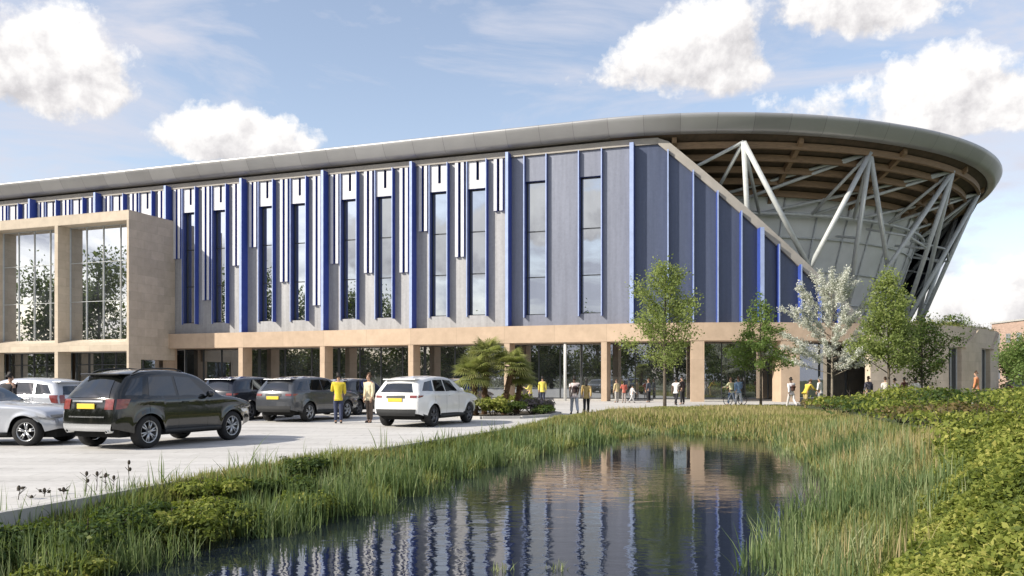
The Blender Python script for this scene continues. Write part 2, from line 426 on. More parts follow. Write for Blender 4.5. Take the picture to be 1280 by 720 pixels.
# ground floor glazing, bay by bay
edges = [s0 - BAY * k for k in range(9, -1, -1)] + [s_at(755, -3.2), s_at(872, -3.2), s_at(988, -3.2), s_at(1088, -3.2)]
for i in range(len(edges) - 1):
    a, b = edges[i] + .02, edges[i + 1] - .02
    window(a, b, .12, ZB0 - .004, -3.2, 4 if i % 2 else 3, (), M['glass_low'], M['mull'] if i not in (2, 4) else M['mull_white'], .07, 'shopfront', 4)
mb = MB(); sbox(mb, -96, 0, -3.6, -3.1, 0, .11, 0, 10); sbox(mb, 0, s_at(1088, -3.2), -3.6, -3.1, 0, .11, 0, 10); sb(mb, 'plinth', M['concrete'], merge=True)
mb = MB(); sbox(mb, -96, 0, -4.4, -3.7, 0, ZB0 - .01, 0, 4); sbox(mb, .001, 30, -4.4, -3.7, 0, ZB0 - .01, 0, 12); sb(mb, 'lobby_back_wall', M['soffit'])
# solid stone drum at the right with its recessed openings
a0 = s_at(1088, -.3); o1 = s_at(1190, -.3, 0, 60); 
def sdrum(px): return s_at(px, -.3, 0, 44)
op = [(sdrum(1186), sdrum(1202)), (sdrum(1227), sdrum(1238))]
ss = sorted([a0 + (70 - a0) * i / 70 for i in range(71)] + [x for q in op for x in q])
mb = MB(); cells(mb, ss, [0, 4.1, ZB1 + .05], lambda s, z: not (z < 4.1 and any(q[0] < s < q[1] for q in op)), -.3, -.85, 0, 0)
sb(mb, 'stone_drum_wall', M['stone'], merge=True)
for q in op:
    window(q[0] + .01, q[1] - .01, .05, 4.09, -.72, 2, (), M['mull'], M['steel'], .05, 'door_panel')
    # splayed lintel that slopes up to the right of the opening
    mb = MB(); e = q[1] + .02
    A = [P3(e, -.296, 4.1), P3(e + 2.6, -.296, ZB1 - .1), P3(e + 2.9, -.296, ZB1 - .1), P3(e + .35, -.296, 4.0)]
    B = [P3(e, -.08, 4.1), P3(e + 2.6, -.08, ZB1 - .1), P3(e + 2.9, -.08, ZB1 - .1), P3(e + .35, -.08, 4.0)]
    mb.hexa(A, B); sb(mb, 'sloping_lintel', M['stone'])
# roof: swept edge, then a shallow dome
def dz(s): return -.35 * min(max(s / 22., 0), 1)
prof = [(-16, 22.2), (-6, 21.5), (-1.6, 20.75), (-.5, 20.55), (-.12, 20.5), (-.02, 20.44), (0, 20.34), (-.1, 20.12), (-.3, 19.78), (-.5, 19.5), (-.6, 19.38), (-.75, 19.33), (-1.1, 19.31), (-1.15, 19.3), (-1.2, 19.5)]
svals = [-100 + 100 * i / 40 for i in range(40)] + [SEND * i / 110 for i in range(111)] + [SEND + 100 * i / 20 for i in range(1, 21)]
vs = []; fs = []; va = []
for s in svals:
    for d, z in prof: vs.append(P3(s, d, z + dz(s))); va.append(s)
n = len(prof)
for i in range(len(svals) - 1):
    for j in range(n - 1): fs.append((i * n + j, (i + 1) * n + j, (i + 1) * n + j + 1, i * n + j + 1))
rv = np.array(vs) - np.array(SO)
ro = np_mesh('roof_edge', rv, fs, M['roof'], va, stad, smooth=True)
mb = MB(); ring = [P3(s, -16, 22.19 + dz(s)) for s in svals]
mb.add(ring, [tuple(range(len(ring)))]); sb(mb, 'roof_deck', M['roof_top'], recalc=False)
# eaves soffit along the straight side, timber soffit with beams over the bowl
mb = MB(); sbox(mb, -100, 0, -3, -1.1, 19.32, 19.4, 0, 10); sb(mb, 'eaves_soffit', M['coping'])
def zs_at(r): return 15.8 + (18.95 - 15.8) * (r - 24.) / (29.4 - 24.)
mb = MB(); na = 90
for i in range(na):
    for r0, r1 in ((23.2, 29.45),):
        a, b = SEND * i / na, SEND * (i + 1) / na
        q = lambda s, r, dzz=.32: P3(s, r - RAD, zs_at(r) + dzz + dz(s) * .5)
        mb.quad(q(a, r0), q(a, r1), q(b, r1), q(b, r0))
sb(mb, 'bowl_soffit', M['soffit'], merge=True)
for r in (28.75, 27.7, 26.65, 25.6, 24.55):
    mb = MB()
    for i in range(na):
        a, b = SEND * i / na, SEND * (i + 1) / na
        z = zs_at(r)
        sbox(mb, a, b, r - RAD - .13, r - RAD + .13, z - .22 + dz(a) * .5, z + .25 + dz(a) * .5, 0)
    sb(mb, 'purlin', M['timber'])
for k in range(10):
    s = SEND * (k + .5) / 10
    A = []; B = []
    mb = MB()
    for sg, L in ((-.17, A), (.17, B)):
        for r, dzz in ((29.2, -.1), (29.2, .3), (23.6, .3), (23.6, -.3)):
            p = fac(s, r - RAD); nn = rot2(N0, s / RAD); tt = Vector((-nn.y, nn.x)); p = p + tt * sg
            L.append((p.x, p.y, zs_at(r) + dzz + dz(s) * .5))
    mb.hexa(A, B); sb(mb, 'rafter', M['timber'])
# pale inner wall of the bowl
mb = MB(); nA = 72
for i in range(nA):
    a, b = SEND * i / nA, SEND * (i + 1) / nA
    mb.quad(P3(a, 20.6 - RAD, 5.35), P3(b, 20.6 - RAD, 5.35), P3(b, 24.15 - RAD, 16.05), P3(a, 24.15 - RAD, 16.05))
iw = sb(mb, 'bowl_wall', M['poly'], merge=True)
mb = MB()
for i in range(0, nA + 1, 3):
    s = SEND * i / nA
    mb.tube([P3(s, 20.7 - RAD, 5.35), P3(s, 24.2 - RAD, 15.95)], .07, 6)
for z in (7.9, 10.4, 12.9):
    r = 20.7 + (z - 5.35) / 10.15 * 3.38
    mb.tube([P3(SEND * i / 60, r - RAD, z) for i in range(61)], .06, 6)
mb.build('glazing_bars', M['steel'], iw, SO)
# steel trusses under the roof
def polar(ang, r, z):
    a = math.radians(ang); return Vector((C0.x + r * math.sin(a), C0.y - r * math.cos(a), z))
heads = [-21.5 + 20.5 * k for k in range(0, 9)]
hz = lambda a: 18.5 - .12 * max(0, min(1, a / 40))
Hd = [polar(a, 28.75 + (.9 if a < 5 else 0), hz(a)) for a in heads]
Ft = [polar(a + 6, 23.4, ZB1 - .25) for a in heads]
Inn = [polar(a + 3 + e, 24.2, 14.5) for a in heads for e in (-6.8, 3.4)]
sN = s_at(1012, -1.75); N0_ = Vector(P3(sN, -1.75, ztop(sN) + .9))
for k in range(1, len(heads)):
    mb = MB()
    mb.tube([Hd[k], Ft[k]], .19, 10); sb(mb, 'strut', M['steel'])
    nb_ = [N0_] if k == 1 else [N0_, Ft[k + 1]] if k == 2 else [Ft[k - 1]] + ([Ft[k + 1]] if k + 1 < len(heads) else [])
    for e in nb_: mb = MB(); mb.tube([Hd[k], e], .19, 10); sb(mb, 'strut', M['steel'])
    for j in (2 * k - 3, 2 * k - 2, 2 * k, 2 * k + 1):
        if 0 <= j < len(Inn):
            mb = MB(); mb.tube([Hd[k], Inn[j]], .13, 8); sb(mb, 'tie_beam', M['steel'])
    mid = Hd[k].lerp(Ft[k], .45)
    mb = MB(); mb.tube([mid, polar(heads[k] + 4, 23.4, 13.2)], .1, 8); sb(mb, 'tie_beam', M['steel'])
    if k > 2:
        m2 = Hd[k].lerp(Ft[k - 1], .4)
        mb = MB(); mb.tube([m2, polar(heads[k] - 9, 23.7, 14.0)], .1, 8); sb(mb, 'tie_beam', M['steel'])
        mb = MB(); mb.tube([mid, m2], .09, 8); sb(mb, 'tie_beam', M['steel'])
        mb = MB(); mb.tube([Hd[k].lerp(Ft[k], .75), polar(heads[k] + 2, 22.2, 9.6)], .09, 8); sb(mb, 'tie_beam', M['steel'])
mb = MB(); mb.tube([polar(a, 24.25, 14.55) for a in range(-24, 161, 4)], .15, 8); sb(mb, 'ring_beam', M['steel'])
mb = MB(); nC = 40                               # dark outer skin round the back of the bowl
for i in range(nC):
    a, b = [RAD * math.radians(96 + (180 - 96) * q / nC) for q in (i, i + 1)]
    A = [P3(a, 22.6 - RAD, 5.35), P3(b, 22.6 - RAD, 5.35), P3(b, 29.9 - RAD, 19.05), P3(a, 29.9 - RAD, 19.05)]
    mb.quad(*A)
sb(mb, 'bowl_outer_skin', M['slate'], merge=True)
# roof-terrace kerb upstand for planting
# ------------------------------------------------------------------ stone entrance hall in front of the facade (joined to the arena)
DB = 4.0; sb_r = s_at(219, DF); pit = 8.0
zT, zt1, zSil, zs0 = 15.8, 14.95, 4.75, 4.0
L = sb_r - 5 * pit
mb = MB()                                        # front frame
xs = [L]
for k in range(5, 0, -1): xs += [sb_r - pit * k + .19, sb_r - pit * (k - 1) - (.19 if k > 1 else .22)]
xs += [sb_r]
cells(mb, xs, [0, zs0, zSil, zt1, zT], lambda s, z: zs0 < z < zSil or z > zt1 or any(s > sb_r - pit * k - .2 and s < sb_r - pit * k + .2 or s > sb_r - .23 for k in range(0, 6)), DB, DB - 1.35, 0, 0)
sb(mb, 'stone_frame', M['stone'])
mb = MB(); sbox(mb, sb_r - .8, sb_r - .004, -1.38, DB - 1.36, 3.3, zT - .004); sb(mb, 'side_wall', M['stone'])
mb = MB(); sbox(mb, L, sb_r - .82, -1.3, DB - 1.4, zT - .5, zT - .02, 0, 1); sb(mb, 'hall_roof', M['concrete'])
for k in range(5):
    a, b = sb_r - pit * (k + 1) + .2, sb_r - pit * k - (.2 if k else .23)
    window(a, b, zSil + .25, zt1 - .01, DB - 1.30, 4, (8.4, 11.8), M['glass_box'], M['steel'], .035)
    mb = MB()                                    # sloping stone sill
    A = [P3(a, DB - .02, zSil + .002), P3(a, DB - 1.28, zSil + .002), P3(a, DB - 1.28, zSil + .32)]
    B = [P3(b, DB - .02, zSil + .002), P3(b, DB - 1.28, zSil + .002), P3(b, DB - 1.28, zSil + .32)]
    mb.hexa(A, B); sb(mb, 'sill', M['stone'])
    window(a, b, .1, zs0 - .01, DB - 1.9, 5, (2.9,), M['glass_low'], M['mull'], .08, 'shopfront')
mb = MB(); sbox(mb, L, sb_r - .9, -1.3, DB - 2.1, 0, zs0 - .05); sb(mb, 'lobby_core', M['soffit'])
mb = MB(); sbox(mb, L, sb_r - .81, -1.3, DB - 1.36, zs0 - .04, zs0 + .4); sb(mb, 'hall_floor', M['concrete'])
w = MB(); w.quad(P3(sb_r - .85, -1.3, .1), P3(sb_r - .85, DB - 1.9, .1), P3(sb_r - .85, DB - 1.9, 3.29), P3(sb_r - .85, -1.3, 3.29)); sb(w, 'shopfront', M['glass_low'], recalc=False)
# ------------------------------------------------------------------ ground, paving, pond
POND = np.array([(-4.95, 8.8), (-3.95, 10.5), (-2.5, 13), (-1.6, 16.6), (-.4, 20.6), (2.2, 26.3), (5.9, 32.8), (8.9, 28.), (7.2, 19.), (6.05, 14.9), (4.35, 11.6), (2.95, 8.6), (1.8, 6.3), (.6, 4.8), (-2, 3.9), (-4.6, 4.8), (-5.6, 6.8)])
PAVE = [(-6.1, 9.2), (-5.2, 12.4), (-4.5, 14.4), (-3.6, 17.0), (-1.5, 22.6), (.4, 27.5), (2.3, 34.), (5.0, 41.), (8.8, 46.), (13, 48.6), (18, 50.), (25, 49.5), (33, 52), (42, 58), (50, 68), (52, 80), (46, 84), (20, 75), (-95, 115), (-110, 60), (-60, -20), (-9, -20), (-7.2, 0)]
def sdist(poly, x, y):
    poly = np.asarray(poly); x = np.asarray(x, float); y = np.asarray(y, float)
    d = np.full(x.shape, 1e9); ins = np.zeros(x.shape, bool)
    for i in range(len(poly)):
        ax, ay = poly[i]; bx, by = poly[(i + 1) % len(poly)]
        ex, ey = bx - ax, by - ay
        t = np.clip(((x - ax) * ex + (y - ay) * ey) / (ex * ex + ey * ey), 0, 1)
        d = np.minimum(d, np.hypot(x - ax - t * ex, y - ay - t * ey))
        c = ((ay > y) != (by > y)) & (x < (bx - ax) * (y - ay) / (by - ay + 1e-12) + ax)
        ins ^= c
    return np.where(ins, -d, d)
SHX = [(2.2, 4.5), (2.8, 6.5), (3.9, 7.8), (5.6, 11), (7.9, 15), (11.5, 22), (13.2, 30), (14.4, 37), (15.8, 47)]
def shrub_x(y): return np.interp(y, [p[1] for p in SHX], [p[0] for p in SHX])
WZ = -.55
def terr(x, y):
    d = sdist(POND, x, y)
    up = np.clip(d / 2.6, 0, 1); up = up * up * (3 - 2 * up)
    z = np.where(d > 0, WZ + .53 * up, WZ - np.clip(-d / 2, 0, 1) * .8)
    r = np.clip((x - shrub_x(y) + 1) / 5, 0, 1) * ((y > 0) & (y < 60)) * .22 * np.clip((70 - np.asarray(y)) / 30, 0, 1)
    return z + r * (d > 0)
def axis(lo, hi, st, far):
    a = list(np.arange(lo, hi + st / 2, st)); g = st
    while a[-1] < far: g *= 1.35; a.append(a[-1] + g)
    g = st
    while a[0] > -far: g *= 1.35; a.insert(0, a[0] - g)
    return np.array(a)
gx, gy = axis(-12, 24, .4, 3500), axis(0, 56, .4, 3500)
X, Y = np.meshgrid(gx, gy, indexing='ij')
Z = terr(X, Y) - .02 + np.where(sdist(PAVE, X, Y) < 0, -.12, 0)
nx, ny = len(gx), len(gy)
idx = np.arange(nx * ny).reshape(nx, ny)
q = np.stack([idx[:-1, :-1], idx[1:, :-1], idx[1:, 1:], idx[:-1, 1:]], -1).reshape(-1, 4)
m, t = newmat('soil_and_turf')
out = t.n('ShaderNodeOutputMaterial'); b = t.n('ShaderNodeBsdfPrincipled'); b.inputs['Roughness'].default_value = .95
tc = t.n('ShaderNodeTexCoord'); nz = t.noise(tc.outputs['Object'], .8, 7, .7)
t.l(t.ramp(nz, [(.3, (.03, .035, .015)), (.55, (.06, .08, .025)), (.75, (.1, .1, .045))]), b.inputs['Base Color']); t.l(b.outputs[0], out.inputs[0])
g = np_mesh('ground', np.stack([X, Y, Z], -1).reshape(-1, 3), q, m, smooth=True); tag(g, kind='structure')

m, t = newmat('pond_water')
out = t.n('ShaderNodeOutputMaterial'); b = t.n('ShaderNodeBsdfPrincipled')
b.inputs['Base Color'].default_value = (.009, .013, .021, 1); b.inputs['Roughness'].default_value = .025; b.inputs['IOR'].default_value = 1.62
tc = t.n('ShaderNodeTexCoord'); mp = t.n('ShaderNodeMapping'); mp.inputs['Scale'].default_value = (1.1, 1.9, 1); t.l(tc.outputs['Object'], mp.inputs['Vector'])
n1 = t.noise(mp.outputs[0], 1.6, 3, .5, .4); n2 = t.noise(mp.outputs[0], 6.5, 3, .5)
bp = t.n('ShaderNodeBump'); t.l(t.m('ADD', t.m('MULTIPLY', t.m('MAXIMUM', t.m('SUBTRACT', t.noise(tc.outputs['Object'], .16, 3), .38), 0.), .30), .012), bp.inputs['Strength']); bp.inputs['Distance'].default_value = .12
t.l(t.m('ADD', n1, t.m('MULTIPLY', n2, .22)), bp.inputs['Height']); t.l(bp.outputs[0], b.inputs['Normal']); t.l(b.outputs[0], out.inputs[0])
mb = MB(); cen = POND.mean(0)
big = [tuple(p + (p - cen) / np.linalg.norm(p - cen) * 1.2) for p in POND]
mb.add([(x, y, WZ) for x, y in big], [tuple(range(len(big)))])
tag(mb.build('pond_water', m, recalc=False), kind='structure')
bpy.data.objects['pond_water'].data.polygons[0].flip() if bpy.data.objects['pond_water'].data.polygons[0].normal.z < 0 else None

m, t = newmat('pale_paving')
out = t.n('ShaderNodeOutputMaterial'); b = t.n('ShaderNodeBsdfPrincipled'); b.inputs['Roughness'].default_value = .8
tc = t.n('ShaderNodeTexCoord'); v = tc.outputs['Object']
br = t.n('ShaderNodeTexBrick'); t.l(v, br.inputs['Vector']); br.inputs['Scale'].default_value = 1
br.inputs['Brick Width'].default_value = 1.2; br.inputs['Row Height'].default_value = .6; br.inputs['Mortar Size'].default_value = .009
br.inputs['Color1'].default_value = (.47, .455, .43, 1); br.inputs['Color2'].default_value = (.53, .515, .49, 1); br.inputs['Mortar'].default_value = (.34, .33, .31, 1)
mp = t.n('ShaderNodeMapping'); mp.inputs['Scale'].default_value = (.25, 1.3, 1); t.l(v, mp.inputs['Vector'])
nz = t.m('ADD', t.m('MULTIPLY', t.noise(mp.outputs[0], .9, 6, .65), .6), t.m('MULTIPLY', t.noise(v, 7, 5, .7), .4))
t.l(t.mixc(1., br.outputs['Color'], t.ramp(nz, [(.3, (.66, .65, .64)), (.5, (.98, .98, .98)), (.7, (1.12, 1.12, 1.11))]), 'MULTIPLY'), b.inputs['Base Color'])
bp = t.n('ShaderNodeBump'); bp.inputs['Strength'].default_value = .15; bp.inputs['Distance'].default_value = .01
t.l(t.noise(v, 60, 4), bp.inputs['Height']); t.l(bp.outputs[0], b.inputs['Normal']); t.l(b.outputs[0], out.inputs[0])
from mathutils.geometry import tessellate_polygon
tri = tessellate_polygon([[Vector((x, y, 0)) for x, y in PAVE]])
mb = MB(); mb.add([(x, y, 0) for x, y in PAVE], [tuple(k) for k in tri])
pv = mb.build('pavement', m); tag(pv, kind='structure')
if pv.data.polygons[0].normal.z < 0:
    for p in pv.data.polygons: p.flip()
# kerb along the planted edge
mb = MB(); E = [Vector((x, y, 0)) for x, y in PAVE[:17]]
E = [Vector((-7.2, 0, 0))] + E
for i in range(len(E) - 1):
    a, c = E[i], E[i + 1]; d = (c - a).normalized(); nn = Vector((d.y, -d.x, 0)) * .13
    A = [a + Vector((0, 0, -.25)), a + nn + Vector((0, 0, -.25)), a + nn + Vector((0, 0, .02)), a + Vector((0, 0, .02))]
    mb.hexa(A, [p + (c - a) for p in A])
tag(mb.build('kerb', M['concrete']), kind='structure')

# ------------------------------------------------------------------ grasses and reeds round the pond
def blades(name, px, py, pz, h, w, var, mat, lean=.25, seg=3, bend=.5):
    n = len(px); th = RNG.uniform(0, 2 * PI, n); dx, dy = np.cos(th), np.sin(th)
    ln = np.clip(RNG.normal(0, 1, n), -1.5, 1.5) * lean * h; ln2 = np.abs(ln) * bend + .02
    fa = RNG.uniform(0, 2 * PI, n)          # blade face direction
    wx, wy = np.cos(fa) * w / 2, np.sin(fa) * w / 2
    V = []; 
    for k in range(seg + 1):
        t = k / seg
        ox = dx * (ln * t + ln2 * t ** 2.5); oy = dy * (ln * t + ln2 * t ** 2.5)
        zz = pz + h * (t - .12 * t ** 3 * np.minimum(1, np.abs(ln) / h * 2))
        ww = (1 - t ** 1.6) * 1.0 + .06
        V.append(np.stack([px + ox - wx * ww, py + oy - wy * ww, zz], -1)); V.append(np.stack([px + ox + wx * ww, py + oy + wy * ww, zz], -1))
    V = np.stack(V, 1).reshape(-1, 3); k = 2 * (seg + 1)
    base = (np.arange(n) * k)[:, None, None]
    q = np.array([[2 * j, 2 * j + 1, 2 * j + 3, 2 * j + 2] for j in range(seg)])[None] + base
    return np_mesh(name, V, q.reshape(-1, 4), mat, np.repeat(var, k))
def nz2(x, y, s, seed=0.):
    return np.array([mnoise.noise(Vector((a * s + seed, b * s - seed, seed))) for a, b in zip(x, y)]) * .5 + .5
M['grass'] = foliage('meadow_grass', [(0, (.05, .08, .022)), (.3, (.14, .18, .05)), (.6, (.27, .285, .095)), (.82, (.39, .335, .15)), (1, (.52, .42, .24))], .45)
M['reed'] = foliage('reed_leaves', [(0, (.035, .065, .03)), (.35, (.11, .17, .07)), (.7, (.25, .31, .14)), (1, (.46, .47, .27))], .45)
def scatter(n, x0, x1, y0, y1): return RNG.uniform(x0, x1, n), RNG.uniform(y0, y1, n)
PX = []; 
def zone(n, x0, x1, y0, y1, dmin, dmax, left=None):
    x, y = scatter(n, x0, x1, y0, y1)
    d = sdist(POND, x, y); p = sdist(PAVE, x, y)
    k = (d > dmin) & (d < dmax) & (p > -.05) & (x < shrub_x(y) + .12) & (y > 2.2)
    k &= np.hypot(x, y) > 3.0
    if left is not None: k &= (x < 0) == left
    return x[k], y[k], d[k]
# short meadow grass everywhere
xs_, ys_, ds_ = [], [], []
for n, y0, y1, x0, x1 in ((60000, 2.2, 12, -8, 7), (60000, 12, 26, -6, 14), (75000, 26, 51, 0, 20)):
    a, b_, c_ = zone(n, x0, x1, y0, y1, -.05, 40); xs_.append(a); ys_.append(b_); ds_.append(c_)
x, y, d = map(np.concatenate, (xs_, ys_, ds_))
q = RNG.uniform(0, 1, 16000); seg = RNG.integers(0, 9, 16000); PV = np.array(PAVE)    # a fringe leaning over the kerb
PV = np.vstack([[-7.2, 0], PV]); a_ = PV[seg]; b2 = PV[seg + 1]; ed_ = a_ + (b2 - a_) * q[:, None]; dr = (b2 - a_) / np.linalg.norm(b2 - a_, axis=1, keepdims=True)
ed_ = ed_ + np.stack([dr[:, 1], -dr[:, 0]], -1) * (.12 + .4 * RNG.uniform(0, 1, 16000)[:, None] ** 1.6)
kk = (ed_[:, 1] > 6) ; x = np.append(x, ed_[kk, 0]); y = np.append(y, ed_[kk, 1]); d = np.append(d, sdist(POND, ed_[kk, 0], ed_[kk, 1]))
cl = nz2(x, y, .35, 3.); fy = np.clip((y - 20) / 22, 0, 1)
h = (.15 + .2 * cl) * RNG.uniform(.55, 1.3, len(x)) * (1 - .42 * fy)
var = np.clip(.30 + .5 * nz2(x, y, .3, 8.) + .06 * fy + .08 * (x > 6) + RNG.normal(0, .13, len(x)), 0, 1)
tag(blades('meadow_grass', x, y, terr(x, y) - .03, h, .010 + .0010 * y, var, M['grass'], .38), kind='stuff')
# tall reeds hugging the water, in drifts
xs_, ys_, ds_ = [], [], []
for n, y0, y1, x0, x1 in ((42000, 2.2, 13, -8, 7), (60000, 12, 33, -6, 14)):
    a, b_, c_ = zone(n, x0, x1, y0, y1, -.6, 2.6); xs_.append(a); ys_.append(b_); ds_.append(c_)
x, y, d = map(np.concatenate, (xs_, ys_, ds_))
cl = nz2(x, y, .8, 21.); dens = np.clip((cl - .36) * 4.5, .04, 1) * np.exp(-np.maximum(d - .7, 0) / .9)
dens *= np.where((d < 0) & (cl < .55), .06, 1) * np.where((d < .5) & (cl < .42), .3, 1)
k = RNG.uniform(0, 1, len(x)) < dens; k &= x < shrub_x(y) - .25 - .02 * y; k &= ~((y < 7) & (x > -4) & (x < 2)); x, y, d, cl = x[k], y[k], d[k], cl[k]
h = (.24 + .95 * np.clip(cl - .3, 0, .5)) * RNG.uniform(.55, 1.25, len(x)) * np.where(y < 12, .95, 1.0) * np.where(y > 22, .55, 1)
for tx, ty, tr, tn, th_ in ((-4.75, 8.7, .22, 260, .62), (-4.2, 9.1, .18, 200, .66), (-5.2, 8.3, .25, 220, .55), (-3.55, 11.2, .2, 200, .62), (-3.1, 12., .22, 220, .62), (-2.75, 13.2, .25, 260, .66), (-2.1, 15.2, .3, 260, .66), (-1.7, 17.6, .35, 260, .7), (-.7, 20.5, .4, 260, .72), (.6, 23.6, .5, 260, .7), (2.4, 27.2, .6, 280, .7), (9.9, 26., .7, 300, .6), (8.6, 20.5, .5, 260, .75), (6.3, 12.6, .4, 300, .6), (5.2, 10.6, .35, 260, .55), (7.6, 17., .5, 260, .7)):
    x = np.append(x, tx + RNG.normal(0, tr, tn)); y = np.append(y, ty + RNG.normal(0, tr, tn)); h = np.append(h, th_ * RNG.uniform(.5, 1.15, tn))
var = np.clip(.17 + .08 * (x > 3) + .5 * nz2(x, y, .9, 40.) + .9 * (nz2(x, y, .45, 71.) - .42) + RNG.normal(0, .16, len(x)), 0, 1)
tag(blades('pond_reeds', x, y, terr(x, y) - .03, h, .011 + .0009 * y, var, M['reed'], .24, 4, .8), kind='stuff')
# fine straw-coloured seeding stems on the far and right banks
xs_, ys_, ds_ = [], [], []
for n, y0, y1, x0, x1 in ((5000, 8, 20, 2, 10), (16000, 18, 44, 3, 18)):
    a, b_, c_ = zone(n, x0, x1, y0, y1, .2, 30); xs_.append(a); ys_.append(b_); ds_.append(c_)
x, y, d = map(np.concatenate, (xs_, ys_, ds_))
k = nz2(x, y, .3, 60.) > .5; x, y = x[k], y[k]
tag(blades('seeding_stems', x, y, terr(x, y), RNG.uniform(.3, .62, len(x)) * np.where(y > 30, .6, 1), .009 + .0008 * y, np.clip(RNG.normal(.85, .1, len(x)), 0, 1), M['grass'], .2), kind='stuff')

# ------------------------------------------------------------------ leaves
def leaf_mesh(name, c, nrm, size, var, mat, parent=None, loc=(0, 0, 0), ratio=.55, extra=None):
    n = len(c)
    nrm = nrm / (np.linalg.norm(nrm, axis=1, keepdims=True) + 1e-9)
    r = RNG.normal(size=(n, 3)); a = np.cross(nrm, r); a /= np.linalg.norm(a, axis=1, keepdims=True) + 1e-9
    b_ = np.cross(nrm, a); L = size[:, None]
    V = np.stack([c - a * L * .5, c + b_ * L * ratio * .5 + nrm * L * .08, c + a * L * .5 - nrm * L * .12, c - b_ * L * ratio * .5 + nrm * L * .08], 1).reshape(-1, 3)
    q = np.arange(n * 4).reshape(-1, 4)
    return np_mesh(name, V, q, mat, np.repeat(var, 4), parent, loc)
M['leaf'] = foliage('shrub_leaves', [(0, (.04, .06, .016)), (.35, (.14, .18, .035)), (.7, (.28, .31, .065)), (1, (.44, .42, .12))], .42, .6, .2)
M['leaf_dark'] = foliage('dark_leaves', [(0, (.02, .042, .014)), (.5, (.055, .095, .025)), (1, (.14, .17, .045))], .35, .6, .2)
M['leaf_tree'] = foliage('spring_tree_leaves', [(0, (.15, .20, .07)), (.5, (.29, .36, .12)), (1, (.45, .50, .19))], .58, .6)
M['leaf_tree2'] = foliage('mid_green_tree_leaves', [(0, (.10, .16, .05)), (.5, (.19, .29, .09)), (1, (.33, .41, .14))], .58, .6)
M['blossom'] = foliage('white_blossom', [(0, (.55, .57, .50)), (.5, (.75, .76, .70)), (1, (.85, .85, .82))], .45)
M['purple'] = foliage('heather_flowers', [(0, (.10, .12, .06)), (.5, (.22, .18, .19)), (1, (.36, .30, .33))], .3)
M['russet'] = foliage('russet_leaves', [(0, (.05, .05, .018)), (.5, (.13, .105, .04)), (1, (.24, .16, .075))], .3)
M['palm'] = foliage('palm_fronds', [(0, (.13, .16, .05)), (.5, (.29, .31, .11)), (1, (.46, .44, .2))], .5)
M['bark'] = mat('tree_bark', (.10, .082, .062), .9, 0, .3, 12, .4, 30, stretch=(1, 1, .2))
M['bark_pale'] = mat('pale_bark', (.22, .19, .15), .9, 0, .3, 12, .4, 30)
M['stem'] = mat('dry_stem', (.05, .04, .028), .9, 0, .2, 10)
def shrub(name, x, y, r, h, nleaf, ls, mat, label, group=None, var0=.5, z=None, cat='shrub'):
    z = float(terr(np.array([x]), np.array([y]))[0]) if z is None else z
    o = empty(name, (x, y, z)); tag(o, label, cat, group)
    rr = random.Random(int(x * 1000 + y * 77)); nl = rr.randint(7, 11)
    C = []; Nn = []; V = []
    lob = [(rr.uniform(-.62, .62) * r, rr.uniform(-.62, .62) * r, rr.uniform(.25, .72) * h, rr.uniform(.32, .55) * r) for _ in range(nl)]
    per = nleaf // nl
    for lx, ly, lz, lr in lob:
        dd = RNG.normal(size=(per, 3)); dd /= np.linalg.norm(dd, axis=1, keepdims=True); dd[:, 2] = np.abs(dd[:, 2]) * 1.0 - .25 * RNG.uniform(0, 1, per)
        rad = lr * RNG.uniform(.55, 1.08, per) ** .6
        rad *= 1 + .25 * np.sin(dd[:, 0] * 7 + lx * 9) * np.sin(dd[:, 1] * 6 + ly * 9)
        lift = np.array([1, 1, min(1.0, (h - lz) / lr)])
        c = np.array([lx, ly, lz]) + dd * rad[:, None] * lift
        C.append(c); Nn.append(dd + RNG.normal(size=(per, 3)) * .55 + np.array([0, 0, .35])); V.append(np.clip(rr.uniform(-.15, .15) + var0 + RNG.normal(0, .2, per), 0, 1))
    c = np.concatenate(C); c[:, 2] = np.maximum(c[:, 2], .02)
    leaf_mesh('foliage', c, np.concatenate(Nn), ls * RNG.uniform(.6, 1.3, len(c)), np.concatenate(V), mat, o)
    st = MB()
    for lx, ly, lz, lr in lob:
        st.tube([(lx * .1, ly * .1, -.05), (lx * .6, ly * .6, lz * .55), (lx, ly, lz + lr * .5)], [.02, .014, .006], 5)
    st.build('stem', M['stem'], o)
    return o
# right bank: low leafy cover near the viewpoint (uncountable), single shrubs farther up
rr = random.Random(11)
n = 200000; y = 4.0 + 15.5 * RNG.uniform(0, 1, n) ** 1.35; x = shrub_x(y) - .15 + RNG.uniform(0, 1, n) * (np.minimum(.68 * y + 2.2, 15) - shrub_x(y) + .15)
k = (np.hypot(x, y) > 4.4); x, y = x[k], y[k]
md = nz2(x, y, .75, 5.) * .62 + nz2(x, y, 1.9, 15.) * .38; ed = np.clip((x - shrub_x(y) + .2) / 1.2, .12, 1)
top = (.11 + 1.25 * np.clip(md - .32, 0, 1) + .012 * y) * (.35 + .65 * ed)
dep = RNG.uniform(0, 1, len(x)) ** 2.2
c = np.stack([x, y, terr(x, y) + top * (1 - dep * .75)], -1)
nr = RNG.normal(size=c.shape) * .6 + np.array([-.1, -.15, .75])
va = np.clip(.52 + .9 * (nz2(x, y, .8, 33.) - .5) + RNG.normal(0, .2, len(x)), 0, 1)
tag(leaf_mesh('ground_cover', c, nr, (.034 + .0036 * y) * RNG.uniform(.4, 1.6, len(x)), va, M['leaf']), kind='stuff')
